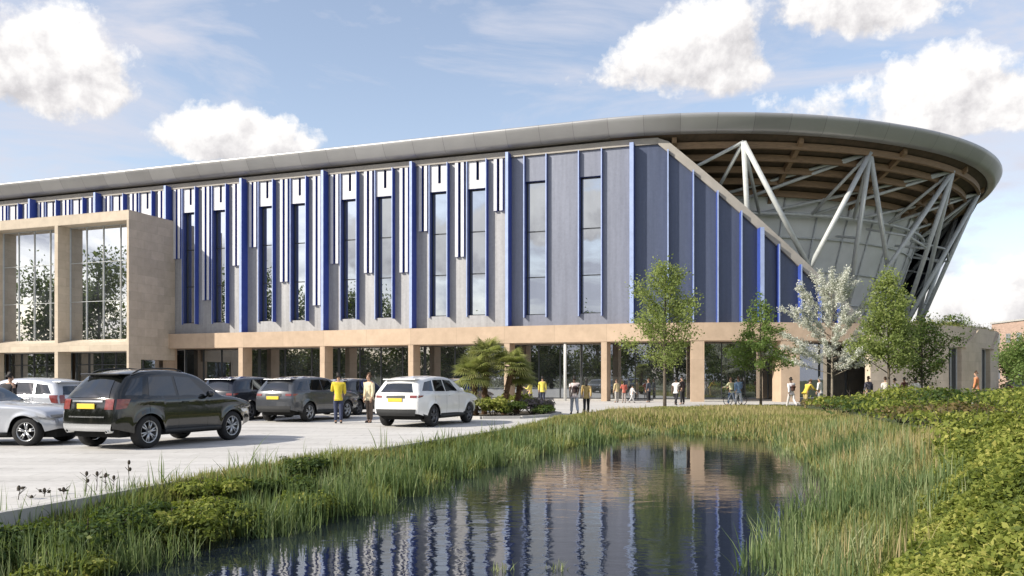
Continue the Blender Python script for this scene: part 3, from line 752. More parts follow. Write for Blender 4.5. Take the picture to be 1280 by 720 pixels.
marks = [(1000, 'the person all in white'), (1020, 'the person in bright yellow'), (1048, 'the white blossom tree'), (1090, 'the person in dark grey'), (1116, 'the bright pointed tree'), (1148, 'the small dark green tree'), (1196, 'the first drum opening'), (1226, 'the person in orange'), (1252, 'the end of the drum'), (1300, 'the tree at the frame edge')]
rowsY = [(17.6, 'front row', 1.5), (20.8, 'second row', 1.7), (24.4, 'third row', 1.9), (28.4, 'fourth row', 2.1), (32.6, 'fifth row', 2.1), (37.0, 'sixth row', 2.1), (41.2, 'back row', 1.9)]
seen = set()
for yr, rn, rad in rowsY:
    xx = float(shrub_x(yr)) + .9
    while xx < .655 * yr + .5:
        x, y = xx, yr + rr.uniform(-.7, .7); px = 640 + x / y * F
        edge = xx < float(shrub_x(yr)) + 1.2
        kd = rr.choice(['leaf', 'leaf', 'leaf_dark', 'russet' if edge and yr > 24 else 'leaf'])
        lm = next((t_ for p_, t_ in marks if px < p_), 'the tree at the frame edge')
        h = min(.85 + .02 * (yr - 17), 1.2) * rr.uniform(.8, 1.15) * (.75 if edge else 1)
        if yr > 40: h *= .72
        ls = .075 + .0028 * y; nl = int(min(6500, 1.9 * rad * rad * 3.1 / (ls * ls)))
        lb = f"{dict(leaf='yellow green', leaf_dark='dark green', russet='russet tinged')[kd]} shrub below {lm}, {rn} of the right-bank planting"
        if lb in seen: lb = f"{dict(leaf='yellow green', leaf_dark='dark green', russet='russet tinged')[kd]} shrub below {lm}, {rn}, more to the right"
        seen.add(lb)
        shrub('shrub', x, y, rad, h, nl, ls, M[kd], lb, 'shrubs massed on the right bank', rr.uniform(.4, .62))
        xx += rad * rr.uniform(1.25, 1.55)
# left bank: low weedy bushes and dark seed heads
for i, (x, y, r, h, mt, lb) in enumerate([
    (-4.95, 9.5, .75, .5, 'leaf_dark', 'low dark green bush below the foremost seed heads on the left bank'),
    (-5.6, 8.6, .7, .45, 'leaf_dark', 'dark weedy bush behind the tall grass tuft in the lower left corner'),
    (-4.3, 10.4, .6, .42, 'leaf', 'yellow green leafy clump between the reeds and the kerb on the left bank'),
    (-4.0, 11.5, .65, .4, 'leaf', 'bright spreading bush at the water edge of the left bank'),
    (-4.7, 8.5, .55, .38, 'leaf', 'small leafy plant over the dark water in the lower left'),
    (-3.6, 13.2, .6, .36, 'leaf_dark', 'small green bush where the left reeds begin along the kerb'),
    (-4.9, 10.7, .55, .34, 'leaf_dark', 'dark leafy clump pressed against the kerb just right of the seed heads'),
    (-4.45, 12.3, .6, .34, 'leaf', 'light green leafy clump against the kerb in front of the black off-road car'),
    (-3.9, 14.6, .6, .3, 'leaf_dark', 'low dark clump at the kerb below the front wheel of the black off-road car'),
    (-3.2, 12.6, .5, .34, 'leaf', 'yellow green bush dipping to the water midway along the left bank')]):
    shrub('low_bush', x, y, r, h, 3000, .07, M[mt], lb, 'low bushes on the left bank', .45)
heads_ = [(160, 578, 612, 'tall teasel with a dark double head against the pale paving'), (131, 594, 622, 'flat-topped dark seed head beside the tall teasel'),
          (120, 592, 620, 'thin seed head stem just beside the flat-topped one'), (141, 597, 622, 'reddish seed head between the flat-topped one and the tall teasel'),
          (107, 592, 622, 'slender stem with two small dark seed heads one above another'), (78, 612, 634, 'short branching seed head above the dark bush'),
          (54, 613, 634, 'low spray of dark seed heads above the left bush'), (22, 610, 640, 'pale grey seed head near the left frame edge'), (38, 622, 642, 'small drooping seed head close to the left frame edge')]
for px, yt, yb, lb in heads_:
    D = 10.6 + (px - 20) * .009
    x = (px - 640) / F * D; D = max(D, 9.4)
    z0 = float(terr(np.array([x]), np.array([D]))[0]); zt_ = EYE - (yt - HZ) / F * D
    o = empty('teasel', (x, D, z0)); tag(o, lb, 'wildflower', 'seed heads on the left bank'); hh = zt_ - z0
    mb = MB(); rq = random.Random(px)
    mb.tube([(0, 0, 0), (.015, 0, hh * .5), (.01 + rq.uniform(-.02, .02), .01, hh - .02)], [.006, .005, .004], 5)
    for q in range(3):
        a = rq.uniform(0, 6.28); zz = hh * rq.uniform(.55, .85); L_ = rq.uniform(.05, .1)
        mb.tube([(.012, 0, zz), (.012 + math.cos(a) * L_, math.sin(a) * L_, zz + L_ * .9)], [.004, .003], 5)
    mb.build('stem', M['stem'], o)
    hb = MB(); hb.ell((.01, .01, hh), (.022, .022, .035), 0, 8, 6)
    if px in (160, 107): hb.ell((.022, .01, hh - .1), (.026, .026, .03), 0, 8, 6)
    if px in (131, 78, 54, 22):
        for q in range(5): hb.ell((.01 + rq.uniform(-.07, .07), rq.uniform(-.05, .05), hh + rq.uniform(-.03, .01)), (.024, .024, .012), 0, 8, 5)
    hb.build('seed_head', M['stem'], o)
# ------------------------------------------------------------------ trees
def tree(name, x, y, h, clear, width, nleaf, ls, leafm, label, seed, style='oval', cat='tree', group=None, trunk_r=.07, barkm='bark', z=0.0, spread=.16, nb=26, lean=0.):
    rr = random.Random(seed); o = empty(name, (x, y, z)); tag(o, label, cat, group)
    mb = MB(); pts = []; n = 8
    for i in range(n + 1):
        t = i / n; pts.append(Vector((math.sin(t * 3 + seed) * .05 * h * .1 * t + lean * t, math.cos(t * 2.3 + seed) * .04 * h * .1 * t, t * h * .94 - .05)))
    mb.tube(pts, [trunk_r * (1 - .82 * (i / n)) + .006 for i in range(n + 1)], 8)
    tw = []                                      # twigs to carry leaves: (start, end)
    def at(t): k = min(int(t * n), n - 1); return pts[k].lerp(pts[k + 1], t * n - k)
    c0 = clear / h
    for i in range(nb):
        t = c0 + (.96 - c0) * ((i + rr.random() * .7) / nb); u = (t - c0) / (1 - c0)
        if style == 'oval': L_ = width / 2 * (math.sin(PI * min(1, .12 + u * .86)) ** .7) * rr.uniform(.6, 1.12)
        elif style == 'layer': L_ = width / 2 * (1 - u) ** .7 * rr.uniform(.55, 1.15)
        elif style == 'fount': L_ = width / 2 * (1 - .62 * u) * rr.uniform(.7, 1.15)
        else: L_ = width / 2 * (1 - u * .75) * rr.uniform(.6, 1.1)
        az = i * 2.4 + rr.uniform(-.5, .5)
        el = {'oval': .55, 'layer': .18, 'fount': .12 + .95 * u, 'cone': .5}[style] + rr.uniform(-.2, .25)
        b0 = at(t); dv = Vector((math.cos(az) * math.cos(el), math.sin(az) * math.cos(el), math.sin(el)))
        p1 = b0 + dv * L_ * .55 + Vector((0, 0, .04 * L_)); p2 = b0 + dv * L_ + Vector((0, 0, (.16 if style != 'layer' else -.03) * L_))
        r0 = trunk_r * .36 * (1 - .6 * u)
        mb.tube([b0, p1, p2], [r0, r0 * .6, .006], 5)
        tw.append((b0.lerp(p1, .45), p1, .8)); tw.append((p1, p2, 1.2))
        for q in range(4 if style != 'fount' else 5):
            f = rr.uniform(.3, .95); s = b0.lerp(p1, f / .55) if f < .55 else p1.lerp(p2, (f - .55) / .45)
            dd = (dv + Vector((rr.uniform(-1, 1), rr.uniform(-1, 1), rr.uniform(-.35, .75))) * .95).normalized(); e = s + dd * L_ * (rr.uniform(.22, .45) if style != 'fount' else rr.uniform(.1, .24))
            mb.tube([s, e], [r0 * .4, .004], 4); tw.append((s, e, 1.))
    tw.append((at(.85), pts[-1] + Vector((0, 0, h * .05)), .8))
    mb.build('trunk', M[barkm], o)
    W = np.array([(b_ - a).length * w for a, b_, w in tw]); W /= W.sum()
    ids = RNG.choice(len(tw), nleaf, p=W)
    A = np.array([t_[0] for t_ in tw]); B = np.array([t_[1] for t_ in tw])
    f = RNG.uniform(.1, 1.08, nleaf)[:, None]
    c = A[ids] * (1 - f) + B[ids] * f + RNG.normal(size=(nleaf, 3)) * spread
    tone_ = RNG.normal(0, .14, len(tw))[ids]
    nrm = RNG.normal(size=(nleaf, 3)) + np.array([0, 0, .5])
    leaf_mesh('crown', c, nrm, ls * RNG.uniform(.55, 1.35, nleaf), np.clip(.5 + tone_ + RNG.normal(0, .17, nleaf), 0, 1), leafm, o)
    return o
YG = 'young trees on the pond bank'
def tpos(px, D): return ((px - 640) / F * D, D)
x, y = tpos(831, 47.); tree('young_tree', x, y, 8.3, 2.1, 4.9, 9500, .15, M['leaf_tree'], 'light green oval young tree in front of the colonnade, nearest the middle of the facade', 5, 'oval', group=YG, trunk_r=.1, spread=.2, nb=34)
x, y = tpos(951, 48.5); tree('young_tree', x, y, 6.8, 2.1, 4.7, 6000, .15, M['leaf_tree2'], 'mid green young tree with layered flat branches between the oval tree and the white blossom', 9, 'layer', group=YG, trunk_r=.08, spread=.15, nb=26)
x, y = tpos(1040, 46.); tree('blossom_tree', x, y, 7.1, 1.9, 7.6, 27000, .10, M['blossom'], 'spiky white blossom tree with silvery branches', 14, 'fount', group=YG, trunk_r=.075, barkm='bark_pale', spread=.075, nb=46)
x, y = tpos(1111, 43.); tree('young_tree', x, y, 7.4, 1.8, 4.2, 9500, .15, M['leaf_tree'], 'bright green pointed young tree right beside the white blossom', 22, 'cone', group=YG, trunk_r=.085, spread=.2, nb=34)
x, y = tpos(1152, 47.); tree('young_tree', x, y, 5.2, 1.1, 3.6, 5500, .15, M['leaf_dark'], 'small dark green tree partly behind the bright pointed one', 31, 'oval', group=YG, trunk_r=.085, spread=.2)
x, y = tpos(1283, 62.); tree('bushy_tree', x, y, 4.6, .6, 4.6, 5000, .2, M['leaf_tree2'], 'bushy green tree at the right frame edge beyond the stone drum', 41, 'oval', trunk_r=.12, spread=.3)
x, y = tpos(1272, 75.); tree('bushy_tree', x, y, 4.2, .4, 5, 4000, .24, M['leaf_tree'], 'lower yellowish tree beside the brick block at the right frame edge', 43, 'oval', trunk_r=.12, spread=.3)
# planting on the drum roof
C = []; V_ = []
sA = s_at(1135, -.8, 0, 40)
for i in range(70):
    s_ = sA + i * .36
    if s_ > 46: break
    p = fac(s_, -.95 - rr.uniform(0, 1.2)); hh = rr.uniform(.3, .75) * (1.5 if rr.random() < .15 else 1); n = 150
    q = RNG.normal(size=(n, 3)) * np.array([.35, .35, hh * .35]); q[:, 2] = np.abs(q[:, 2]) * 1.2
    C.append(q + np.array([p.x, p.y, ZB1 - .1])); V_.append(np.clip(rr.uniform(.4, .95) + RNG.normal(0, .12, n), 0, 1))
c = np.concatenate(C); tag(leaf_mesh('roof_planting', c, RNG.normal(size=c.shape), RNG.uniform(.09, .2, len(c)), np.concatenate(V_), M['grass'], ratio=.35), kind='stuff')
p = fac(s_at(1196, -1.4, 0, 40), -1.5)
shrub('roof_bush', p.x, p.y, .95, 1.45, 900, .15, M['leaf_tree2'], 'taller airy bush rising from the planting on top of the stone drum', None, .6, ZB1 - .2)
# palm clump and planter bed beside the pale car
def palm(x, y, h, lean, seed, label, n=56, L_=1.15):
    rr = random.Random(seed); o = empty('palm', (x, y, 0)); tag(o, label, 'palm', 'palms in the planter')
    mb = MB(); pts = [Vector((lean * (t ** 1.5), .05 * math.sin(t * 4), h * t)) for t in (0, .25, .5, .75, 1)]
    mb.tube(pts, [.13, .12, .115, .12, .1], 9)
    for q in range(60):
        t = rr.uniform(.1, 1); k = min(int(t * 4), 3); p = pts[k].lerp(pts[k + 1], t * 4 - k); a = rr.uniform(0, 6.28)
        e = Vector((math.cos(a), math.sin(a), -.6)) * .16; mb.tube([p + e * .55, p + e * 1.2], [.03, .008], 4)
    mb.build('trunk', M['palm_trunk'], o)
    top = pts[-1]; V = []; Q = []; va = []
    for q in range(n):
        az = q * 2.4 + rr.uniform(-.3, .3); el = rr.uniform(-.5, 1.25); Lq = L_ * rr.uniform(.75, 1.1)
        d0 = Vector((math.cos(az) * math.cos(el), math.sin(az) * math.cos(el), math.sin(el))); sd = d0.cross(Vector((0, 0, 1))).normalized(); vv = rr.uniform(.25, .85)
        hub = top + d0 * Lq * .42
        for b_ in range(13):                     # fan of leaflets
            an = (b_ - 6) / 6 * 1.25; dd = (d0 * math.cos(an) + sd * math.sin(an)).normalized(); ln = Lq * .62 * (1 - .3 * abs(an) / 1.25)
            tip = hub + dd * ln - Vector((0, 0, ln * .28)); mid = hub + dd * ln * .55 + Vector((0, 0, .01)); nn = dd.cross(sd + d0 * .3).normalized().cross(dd).normalized() * .026
            i0 = len(V); V += [hub - nn * .3, hub + nn * .3, mid + nn, mid - nn, tip + nn * .15, tip - nn * .15]
            Q += [(i0, i0 + 1, i0 + 2, i0 + 3), (i0 + 3, i0 + 2, i0 + 4, i0 + 5)]; va += [min(1, max(0, vv + rr.uniform(-.15, .15)))] * 6
        i0 = len(V); nn = sd * .012; V += [top - nn, top + nn, hub + nn, hub - nn]; Q.append((i0, i0 + 1, i0 + 2, i0 + 3)); va += [vv] * 4
    np_mesh('crown', [tuple(v) for v in V], Q, M['palm'], va, o)
M['palm_trunk'] = mat('fibrous_trunk', (.13, .075, .04), .95, 0, .4, 14, .5, 30)
palm(-1.2, 35.4, 2.55, .12, 3, 'tallest palm of the clump, its crown against the stone band', 64)
palm(-1.55, 34.6, 1.75, -.1, 5, 'lower palm on the car side of the clump')
palm(-.35, 35., 2.05, .35, 8, 'palm leaning right over the heather bed', 56)
palm(.2, 36., 1.65, .2, 12, 'short palm at the plaza end of the clump', 48, .9)
bed = [(-2.1, 33.2), (-1.2, 32.6), (.3, 33.), (1.5, 34.6), (2.1, 37.), (1.6, 39.), (.2, 38.5), (-1.6, 36.2)]
mb = MB(); mb.hexa([(x, y, .0) for x, y in bed], [(x * .995, y, .07) for x, y in bed]); pb = mb.build('planter_bed', mat('bed_soil', (.12, .1, .075), .95, 0, .3, 6)); tag(pb, 'raised planting bed with pale kerb beside the white parked car', 'planter')
mb = MB()
for i in range(len(bed)):
    a, c = Vector((*bed[i], 0)), Vector((*bed[(i + 1) % len(bed)], 0)); d = (c - a).normalized(); nn = Vector((d.y, -d.x, 0)) * .14
    A = [a, a + nn, a + nn + Vector((0, 0, .11)), a + Vector((0, 0, .11))]; mb.hexa(A, [p + (c - a) for p in A])
mb.build('kerb_edging', M['concrete'], pb)
for x, y, r, h, mt, lb in [(-1.7, 33.9, .85, 1.15, 'palm', 'spiky yellow green plant at the foot of the lower palm'), (-.8, 33.6, .8, .8, 'leaf', 'rounded green shrub in front of the palm trunks'),
                           (.1, 34., .75, .62, 'leaf_dark', 'dark green shrub under the leaning palm'), (.9, 35.6, .8, .7, 'purple', 'mauve heather mound behind the leaning palm'),
                           (1.3, 37.4, .8, .6, 'purple', 'mauve heather at the plaza end of the bed'), (1.25, 34.9, .6, .42, 'leaf_dark', 'low dark clump alone at the front corner of the bed'), (.2, 37.2, .9, .9, 'leaf', 'taller green shrub behind the heather')]:
    shrub('planter_shrub', x, y, r, h, 1500, .11, M[mt], lb, 'shrubs in the planter', .6, .06)
# tuft of water plants near the camera
for x, y, lb in ((-.1, 9.0, 'yellowish tips of a water plant breaking the surface, left of the pair'), (.5, 9.1, 'yellowish tips of a water plant breaking the surface, right of the pair')):
    n = 26; qx, qy = x + RNG.normal(0, .06, n), y + RNG.normal(0, .06, n)
    tag(blades('water_plant', qx, qy, np.full(n, WZ - .06), RNG.uniform(.1, .2, n), .014, RNG.uniform(.55, 1, n), M['reed'], .4), lb, 'water plant', 'water plants in the pond')
# ------------------------------------------------------------------ woodland behind and to the left of the viewpoint (mirrored in the glass)
C = []; Nn = []; tb = MB()
line = [(-98, 84), (-92, 66), (-86, 48), (-80, 30), (-70, 10), (-58, -10), (-44, -28), (-26, -42), (-6, -50), (16, -54), (40, -52), (62, -44)]
rw = random.Random(2)
for i in range(len(line) - 1):
    for f in (0, .33, .66):
        x = line[i][0] + (line[i + 1][0] - line[i][0]) * f + rw.uniform(-3, 3); y = line[i][1] + (line[i + 1][1] - line[i][1]) * f + rw.uniform(-3, 3)
        H = rw.uniform(16, 21) if i < 4 else rw.uniform(10, 16); R = H * .27
        tb.tube([(x, y, 0), (x + .2, y, H * .5), (x, y + .3, H * .9)], [.3, .2, .05], 7)
        for q in range(14):
            a = rw.uniform(0, 6.28); e = Vector((x + math.cos(a) * R * rw.uniform(.2, .9), y + math.sin(a) * R * rw.uniform(.2, .9), H * rw.uniform(.3, .95)))
            tb.tube([(x, y, H * rw.uniform(.2, .6)), e], [.07, .02], 4)
            n = 300 if i < 5 else 190; C.append(np.array(e) + RNG.normal(size=(n, 3)) * np.array([R * .27, R * .27, H * .07])); Nn.append(RNG.normal(size=(n, 3)))
        for q in range(16 if i < 6 else 6):
            n = 260; C.append(np.array([x + rw.uniform(-4, 4), y + rw.uniform(-4, 4), rw.uniform(.5, 5.5)]) + RNG.normal(size=(n, 3)) * np.array([1.6, 1.6, 1.1]))
c = np.concatenate(C); c = c[c[:, 2] > .3]; Nn = RNG.normal(size=c.shape)
wd = leaf_mesh('woodland', c, Nn, RNG.uniform(.3, .75, len(c)), RNG.uniform(0, 1, len(c)), M['leaf_dark']); tag(wd, kind='stuff')
wt = tb.build('woodland_trunks', M['bark'], None); tag(wt, kind='stuff')
# far right background
mb = MB()
bo = empty('brick_block', (100, 152, 0)); tag(bo, 'pale brick block far off at the right frame edge', 'building')
mb.box((0, 0, 6.2), (14, 14, 12.4)); mb.build('wall', block_mat('pale_brick', (.42, .30, .24), (.45, .15), .8), bo)
mb = MB(); mb.box((0, 0, 12.55), (14.4, 14.4, .3)); mb.build('roof', M['concrete'], bo)
for i in range(4):
    for j in range(3):
        mb = MB(); mb.box((-5 + i * 3.3, -7.03, 2.6 + j * 3.4), (1.4, .1, 1.7)); mb.build('window', M['glass_low'], bo)
        mb = MB(); mb.box((-7.03, -5 + i * 3.3, 2.6 + j * 3.4), (.1, 1.4, 1.7)); mb.build('window', M['glass_low'], bo)
# ------------------------------------------------------------------ cars
def paint(name, col, metal=.3, rough=.28): return mat(name, col, rough, metal, .04, 1.5, 0, 40, .9)
M['p_black'] = paint('black_paint', (.008, .009, .008), .1, .12)
M['p_white'] = paint('white_paint', (.74, .74, .73), 0, .3)
M['p_silver'] = paint('silver_paint', (.50, .52, .56), .35, .3)
M['p_grey'] = paint('dark_grey_paint', (.07, .075, .085), .4, .28)
M['p_navy'] = paint('midnight_paint', (.014, .017, .028), .2, .22)
M['tyre'] = mat('tyre_rubber', (.016, .016, .017), .85, 0, .2, 8)
M['alloy'] = mat('alloy_rim', (.50, .51, .52), .3, .8, .05, 4)
M['alloy_dark'] = mat('dark_alloy_rim', (.16, .16, .17), .35, .7, .05, 4)
M['trim'] = mat('black_plastic_trim', (.02, .021, .022), .6, 0, .15, 6)
M['chrome'] = mat('bright_trim', (.62, .63, .64), .18, .9, .04, 4)
M['carglass'] = glassmat('tinted_car_glass', (.010, .012, .014), .10, (.85, .9, .95), .01, 0.)
M['tail'] = mat('tail_lamp_red', (.2, .04, .035), .15, 0, .3, 18, coat=.8)
M['lamp'] = mat('clear_headlamp', (.55, .57, .6), .1, .3, .1, 10, coat=.8)
M['plate'] = mat('yellow_number_plate', (.72, .52, .05), .45, 0, .05, 5)
M['void'] = mat('car_underside', (.008, .008, .008), .9, 0, .1, 4)
def lerp(a, b, t): return a + (b - a) * t
def interp(pts, x):
    xs = [p[0] for p in pts]; ys = [p[1] for p in pts]
    if x <= xs[0]: return ys[0]
    if x >= xs[-1]: return ys[-1]
    for i in range(len(xs) - 1):
        if xs[i] <= x <= xs[i + 1]:
            h = xs[i + 1] - xs[i]; t = (x - xs[i]) / h
            def sl(k):
                if k == 0 or k == len(xs) - 1: return 0 if len(xs) < 3 else ((ys[1] - ys[0]) / (xs[1] - xs[0]) if k == 0 else (ys[-1] - ys[-2]) / (xs[-1] - xs[-2]))
                a = (ys[k] - ys[k - 1]) / (xs[k] - xs[k - 1]); b = (ys[k + 1] - ys[k]) / (xs[k + 1] - xs[k])
                return 0 if a * b <= 0 else 2 * a * b / (a + b)
            m0, m1 = sl(i) * h, sl(i + 1) * h
            return (2 * t**3 - 3 * t**2 + 1) * ys[i] + (t**3 - 2 * t**2 + t) * m0 + (-2 * t**3 + 3 * t**2) * ys[i + 1] + (t**3 - t**2) * m1
def car(label, x, y, heading, P, paintm, group='cars parked in front of the arena', rim='alloy', kind='parked_car', cat='car'):
    L, W, H, wb, ro, wr = P['L'], P['W'], P['H'], P['wb'], P['ro'], P['wr']
    fo = L - wb - ro; zb = P['belt']; sill = P.get('sill', .27); hw = W / 2
    root = empty(kind, (x, y, 0), heading); tag(root, label, cat, group)
    roof = P['roof']                              # top profile (x, z), from rear roof edge to nose
    xrt, xft = roof[0][0], roof[-1][0]; zrt, zft = roof[0][1], roof[-1][1]
    rear, front = P['rear'], P['front']           # (z, x) edges
    xr = lambda z: interp(rear, min(z, zrt)); xf = lambda z: interp(front, min(z, zft))
    zt = lambda xx: interp(roof, xx)
    ra = wr + .055
    def zlow(xx):
        z = sill
        for xw in (0, wb):
            if abs(xx - xw) < ra: z = max(z, wr + math.sqrt(max(0, ra * ra - (xx - xw) ** 2)) * .98)
        e = min(xx - (-ro), wb + fo - xx)
        if e < .55: z = max(z, sill + .16 * (1 - max(e, 0) / .55))
        return z
    tum = P.get('tum', .3)
    def Wd(xx, z, ztp, e0, e1):
        w = hw - .055 * max(0, (.72 - z) / .5) ** 2 - .012 * max(0, (z - .72) / .4)
        w += .012 * math.exp(-((z - (zb - .07)) / .03) ** 2) * .5
        if z > zb: w -= .03 * min(1, (z - zb) / .04) + (z - zb) * tum
        for xw in (0, wb):                       # flared arches
            r = math.hypot(xx - xw, z - wr); w += .022 * math.exp(-((r - ra) / .07) ** 2)
        e = min(e0, e1)
        T = .95; w -= P.get('taper', .13) * max(0, 1 - e / T) ** 2
        r = .09
        dt = max(0, ztp - z)
        if dt < r: w -= r * (1 - math.sqrt(max(0, 1 - (1 - dt / r) ** 2)))
        if e < r: w -= .8 * r * (1 - math.sqrt(max(0, 1 - (1 - e / r) ** 2)))
        return w
    ends = [0, .004, .012, .025, .045]
    us = ends + [.06 + .88 * i / 110 for i in range(111)] + [1 - q for q in ends[::-1]]
    us = sorted(set(us + [(xw - xrt + k * ra) / (xft - xrt) for xw in (0, wb) for k in (-.999, -.97, -.9, .9, .97, .999) if 0 < (xw - xrt + k * ra) / (xft - xrt) < 1]))
    vs01 = [0, .05, .1] + [.1 + .72 * i / 15 for i in range(1, 16)] + [.86, .9, .93, .955, .975, .99, 1]
    def pos(uu, v):
        xt = lerp(xrt, xft, uu); ztp = zt(xt)
        # column position
        def colx(z): return xt + (1 - uu) ** 3 * (xr(z) - xr(zrt)) + uu ** 3 * (xf(z) - xf(zft))
        z0 = zlow(colx(.45)); z = lerp(z0, ztp, v); xx = colx(z)
        return xx, z, ztp, Wd(xx, z, ztp, xx - xr(z) * (1 if z <= zrt else 1), xf(z) - xx if z <= zft else 9.)
    crown = .035; rbul = .07; fbul = .16
    G = [[pos(u_, v_) for v_ in vs01] for u_ in us]
    nu, nv = len(us), len(vs01); qs = [-1, -.97, -.9, -.8, -.6, -.3, 0, .3, .6, .8, .9, .97, 1]
    mb = MB()
    for sg in (-1, 1):
        vs = [(g[0], sg * g[3], g[1]) for col in G for g in col]; fs = []
        ms = []
        for i in range(nu - 1):
            for j in range(nv - 1):
                f = (i * nv + j, (i + 1) * nv + j, (i + 1) * nv + j + 1, i * nv + j + 1); fs.append(f if sg < 0 else f[::-1])
                ms.append(1 if (G[i][j][1] + G[i][j + 1][1]) / 2 < P.get('clad', sill + .06) else 0)
        n0 = len(mb.f); mb.add(vs, fs, 0, True)
        for k_, m_ in enumerate(ms): mb.m[n0 + k_] = m_
    def strip(vs, nc, flip=False):
        fs = []
        for i in range(len(vs) // nc - 1):
            for j in range(nc - 1):
                f = (i * nc + j, i * nc + j + 1, (i + 1) * nc + j + 1, (i + 1) * nc + j); fs.append(f[::-1] if flip else f)
        mb.add(vs, fs, 0, True)
    top = []
    for i, u_ in enumerate(us):
        g = G[i][-1]
        for q in qs: top.append((g[0] - rbul * (1 - q * q) * (1 - u_) ** 8 + fbul * (1 - q * q) * u_ ** 8, q * g[3], g[2] + crown * (1 - q * q)))
    strip(top, len(qs))
    def endsurf(i, q, g, v): 
        return (g[0] + (-rbul if i == 0 else fbul) * (1 - q * q), q * g[3], g[1] + crown * (1 - q * q) * v ** 6)
    for i in (0, nu - 1):
        vs = [endsurf(i, q, G[i][j], vs01[j]) for j in range(nv) for q in qs]
        n0 = len(mb.f); strip(vs, len(qs), i == 0)
        cnt = 0
        for j in range(nv - 1):
            for q in range(len(qs) - 1):
                zc = (G[i][j][1] + G[i][j + 1][1]) / 2
                if zc < P.get('endclad', .0): mb.m[n0 + cnt] = 1
                cnt += 1
    mb.build('body', [paintm, M['trim']], root, merge=True)
    # patches laid on the body
    def side(sg, quad, off, nx=10, nz=8):
        (xa, za), (xb_, zb2), (xc, zc), (xd, zd) = quad   # lower rear, lower front, upper front, upper rear
        vs = []; fs = []
        for i in range(nx + 1):
            for j in range(nz + 1):
                s_, t_ = i / nx, j / nz
                xx = lerp(lerp(xa, xb_, s_), lerp(xd, xc, s_), t_); z = lerp(lerp(za, zb2, s_), lerp(zd, zc, s_), t_)
                ztp = zt(min(max(xx, xrt), xft)); w = Wd(xx, z, ztp, xx - xr(min(z, zrt)), (xf(z) - xx) if z <= zft else 9.)
                vs.append((xx, sg * (w + off), z))
        for i in range(nx):
            for j in range(nz): fs.append((i * (nz + 1) + j, (i + 1) * (nz + 1) + j, (i + 1) * (nz + 1) + j + 1, i * (nz + 1) + j + 1))
        return vs, fs
    def rearp(z0, z1, q0, q1, off, nz=8, nq=12, end=0, q0t=None, q1t=None):
        vs = []; fs = []; cr = xr if end == 0 else xf; ztop_ = zrt if end == 0 else zft
        for j in range(nz + 1):
            z = lerp(z0, z1, j / nz); xx = cr(z)
            w = Wd(xx, z, ztop_, 0, 9) + .02
            for k_ in range(nq + 1):
                q = lerp(lerp(q0, q0t if q0t is not None else q0, j / nz), lerp(q1, q1t if q1t is not None else q1, j / nz), k_ / nq)
                vs.append((xx + ((-rbul * (1 - q * q)) - off if end == 0 else fbul * (1 - q * q) + off), q * w, z + crown * (1 - q * q) * max(0, (z - .45) / (ztop_ - .45)) ** 6))
        for j in range(nz):
            for k_ in range(nq): fs.append((j * (nq + 1) + k_, j * (nq + 1) + k_ + 1, (j + 1) * (nq + 1) + k_ + 1, (j + 1) * (nq + 1) + k_))
        return vs, fs
    for wn in P['windows']:
        for sg in (-1, 1):
            mb = MB(); mb.add(*side(sg, wn, .005), 0, True); mb.build('window', M['carglass'], root)
    mb = MB(); mb.add(*rearp(zb + P.get('rg0', .03), zrt - .13, -.84, .84, .012, q0t=-.76, q1t=.76), 0, True); mb.build('rear_window', M['carglass'], root)
    xa, xb_ = P['screen']; vs = []; fs = []
    for i in range(9):
        xx = lerp(xa, xb_, i / 8); z = zt(xx); w = Wd(xx, z - .01, z, 9, 9) - .01
        for k_ in range(13):
            q = lerp(-.9, .9, k_ / 12); vs.append((xx + .004, q * w, z + crown * (1 - q * q) + .006))
    for i in range(8):
        for k_ in range(12): fs.append((i * 13 + k_, i * 13 + k_ + 1, (i + 1) * 13 + k_ + 1, (i + 1) * 13 + k_))
    mb = MB(); mb.add(vs, fs, 0, True); mb.build('windscreen', M['carglass'], root)
    # lights, plate, bumper trim
    tz0, tz1, tq, tl = P['tail']
    for sg in (-1, 1):
        mb = MB(); qa, qb = (tq, .985) if sg > 0 else (-.985, -tq)
        mb.add(*rearp(tz0, tz1, qa, qb, .012), 0, True)
        mb.add(*side(sg, ((xr(tz0) + .015, tz0), (xr(tz0) + tl * .8, tz0 + .03), (xr(tz1) + tl, tz1), (xr(tz1) + .015, tz1)), .008, 5, 5), 0, True)
        mb.build('tail_light', M['tail'], root)
        mb = MB(); hx = xf(P['hl'][0]); h0, h1 = P['hl']
        mb.add(*rearp(h0, h1, .62 * sg, .97 * sg, .01, 4, 6, 1), 0, True)
        mb.add(*side(sg, ((hx - .42, h0 + .07), (hx - .03, h0), (xf(h1) - .03, h1), (hx - .5, h1 + .01)), .006, 5, 4), 0, True)
        mb.build('headlight', M['lamp'], root)
        mb = MB(); mx = P['windows'][-1][1][0] - .06
        mb.ell((mx + .02, sg * (hw + .085), zb + .08), (.07, .11, .085), 0, 12, 8); mb.tube([(mx + .05, sg * (hw - .05), zb + .02), (mx + .03, sg * (hw + .05), zb + .06)], .025, 6); mb.build('wing_mirror', paintm, root)
        for hxp in P['handles']:
            mb = MB(); w = Wd(hxp, zb - .09, 9, 9, 9); mb.box((hxp, sg * (w + .02), zb - .095), (.2, .025, .03)); mb.build('door_handle', P.get('handle_m') or paintm, root, bevel=.008)
        mb = MB()
        for xs__ in P['shut']:                   # door shut lines and lower side trim
            pts = [(xx, sg * (Wd(xx, z, 9, 9, 9) - .003), z) for xx, z in [(xs__, lerp(sill + .08, zb - .02, i / 8)) for i in range(9)]]
            mb.tube(pts, .006, 4)
        mb.build('door_seam', M['void'], root)
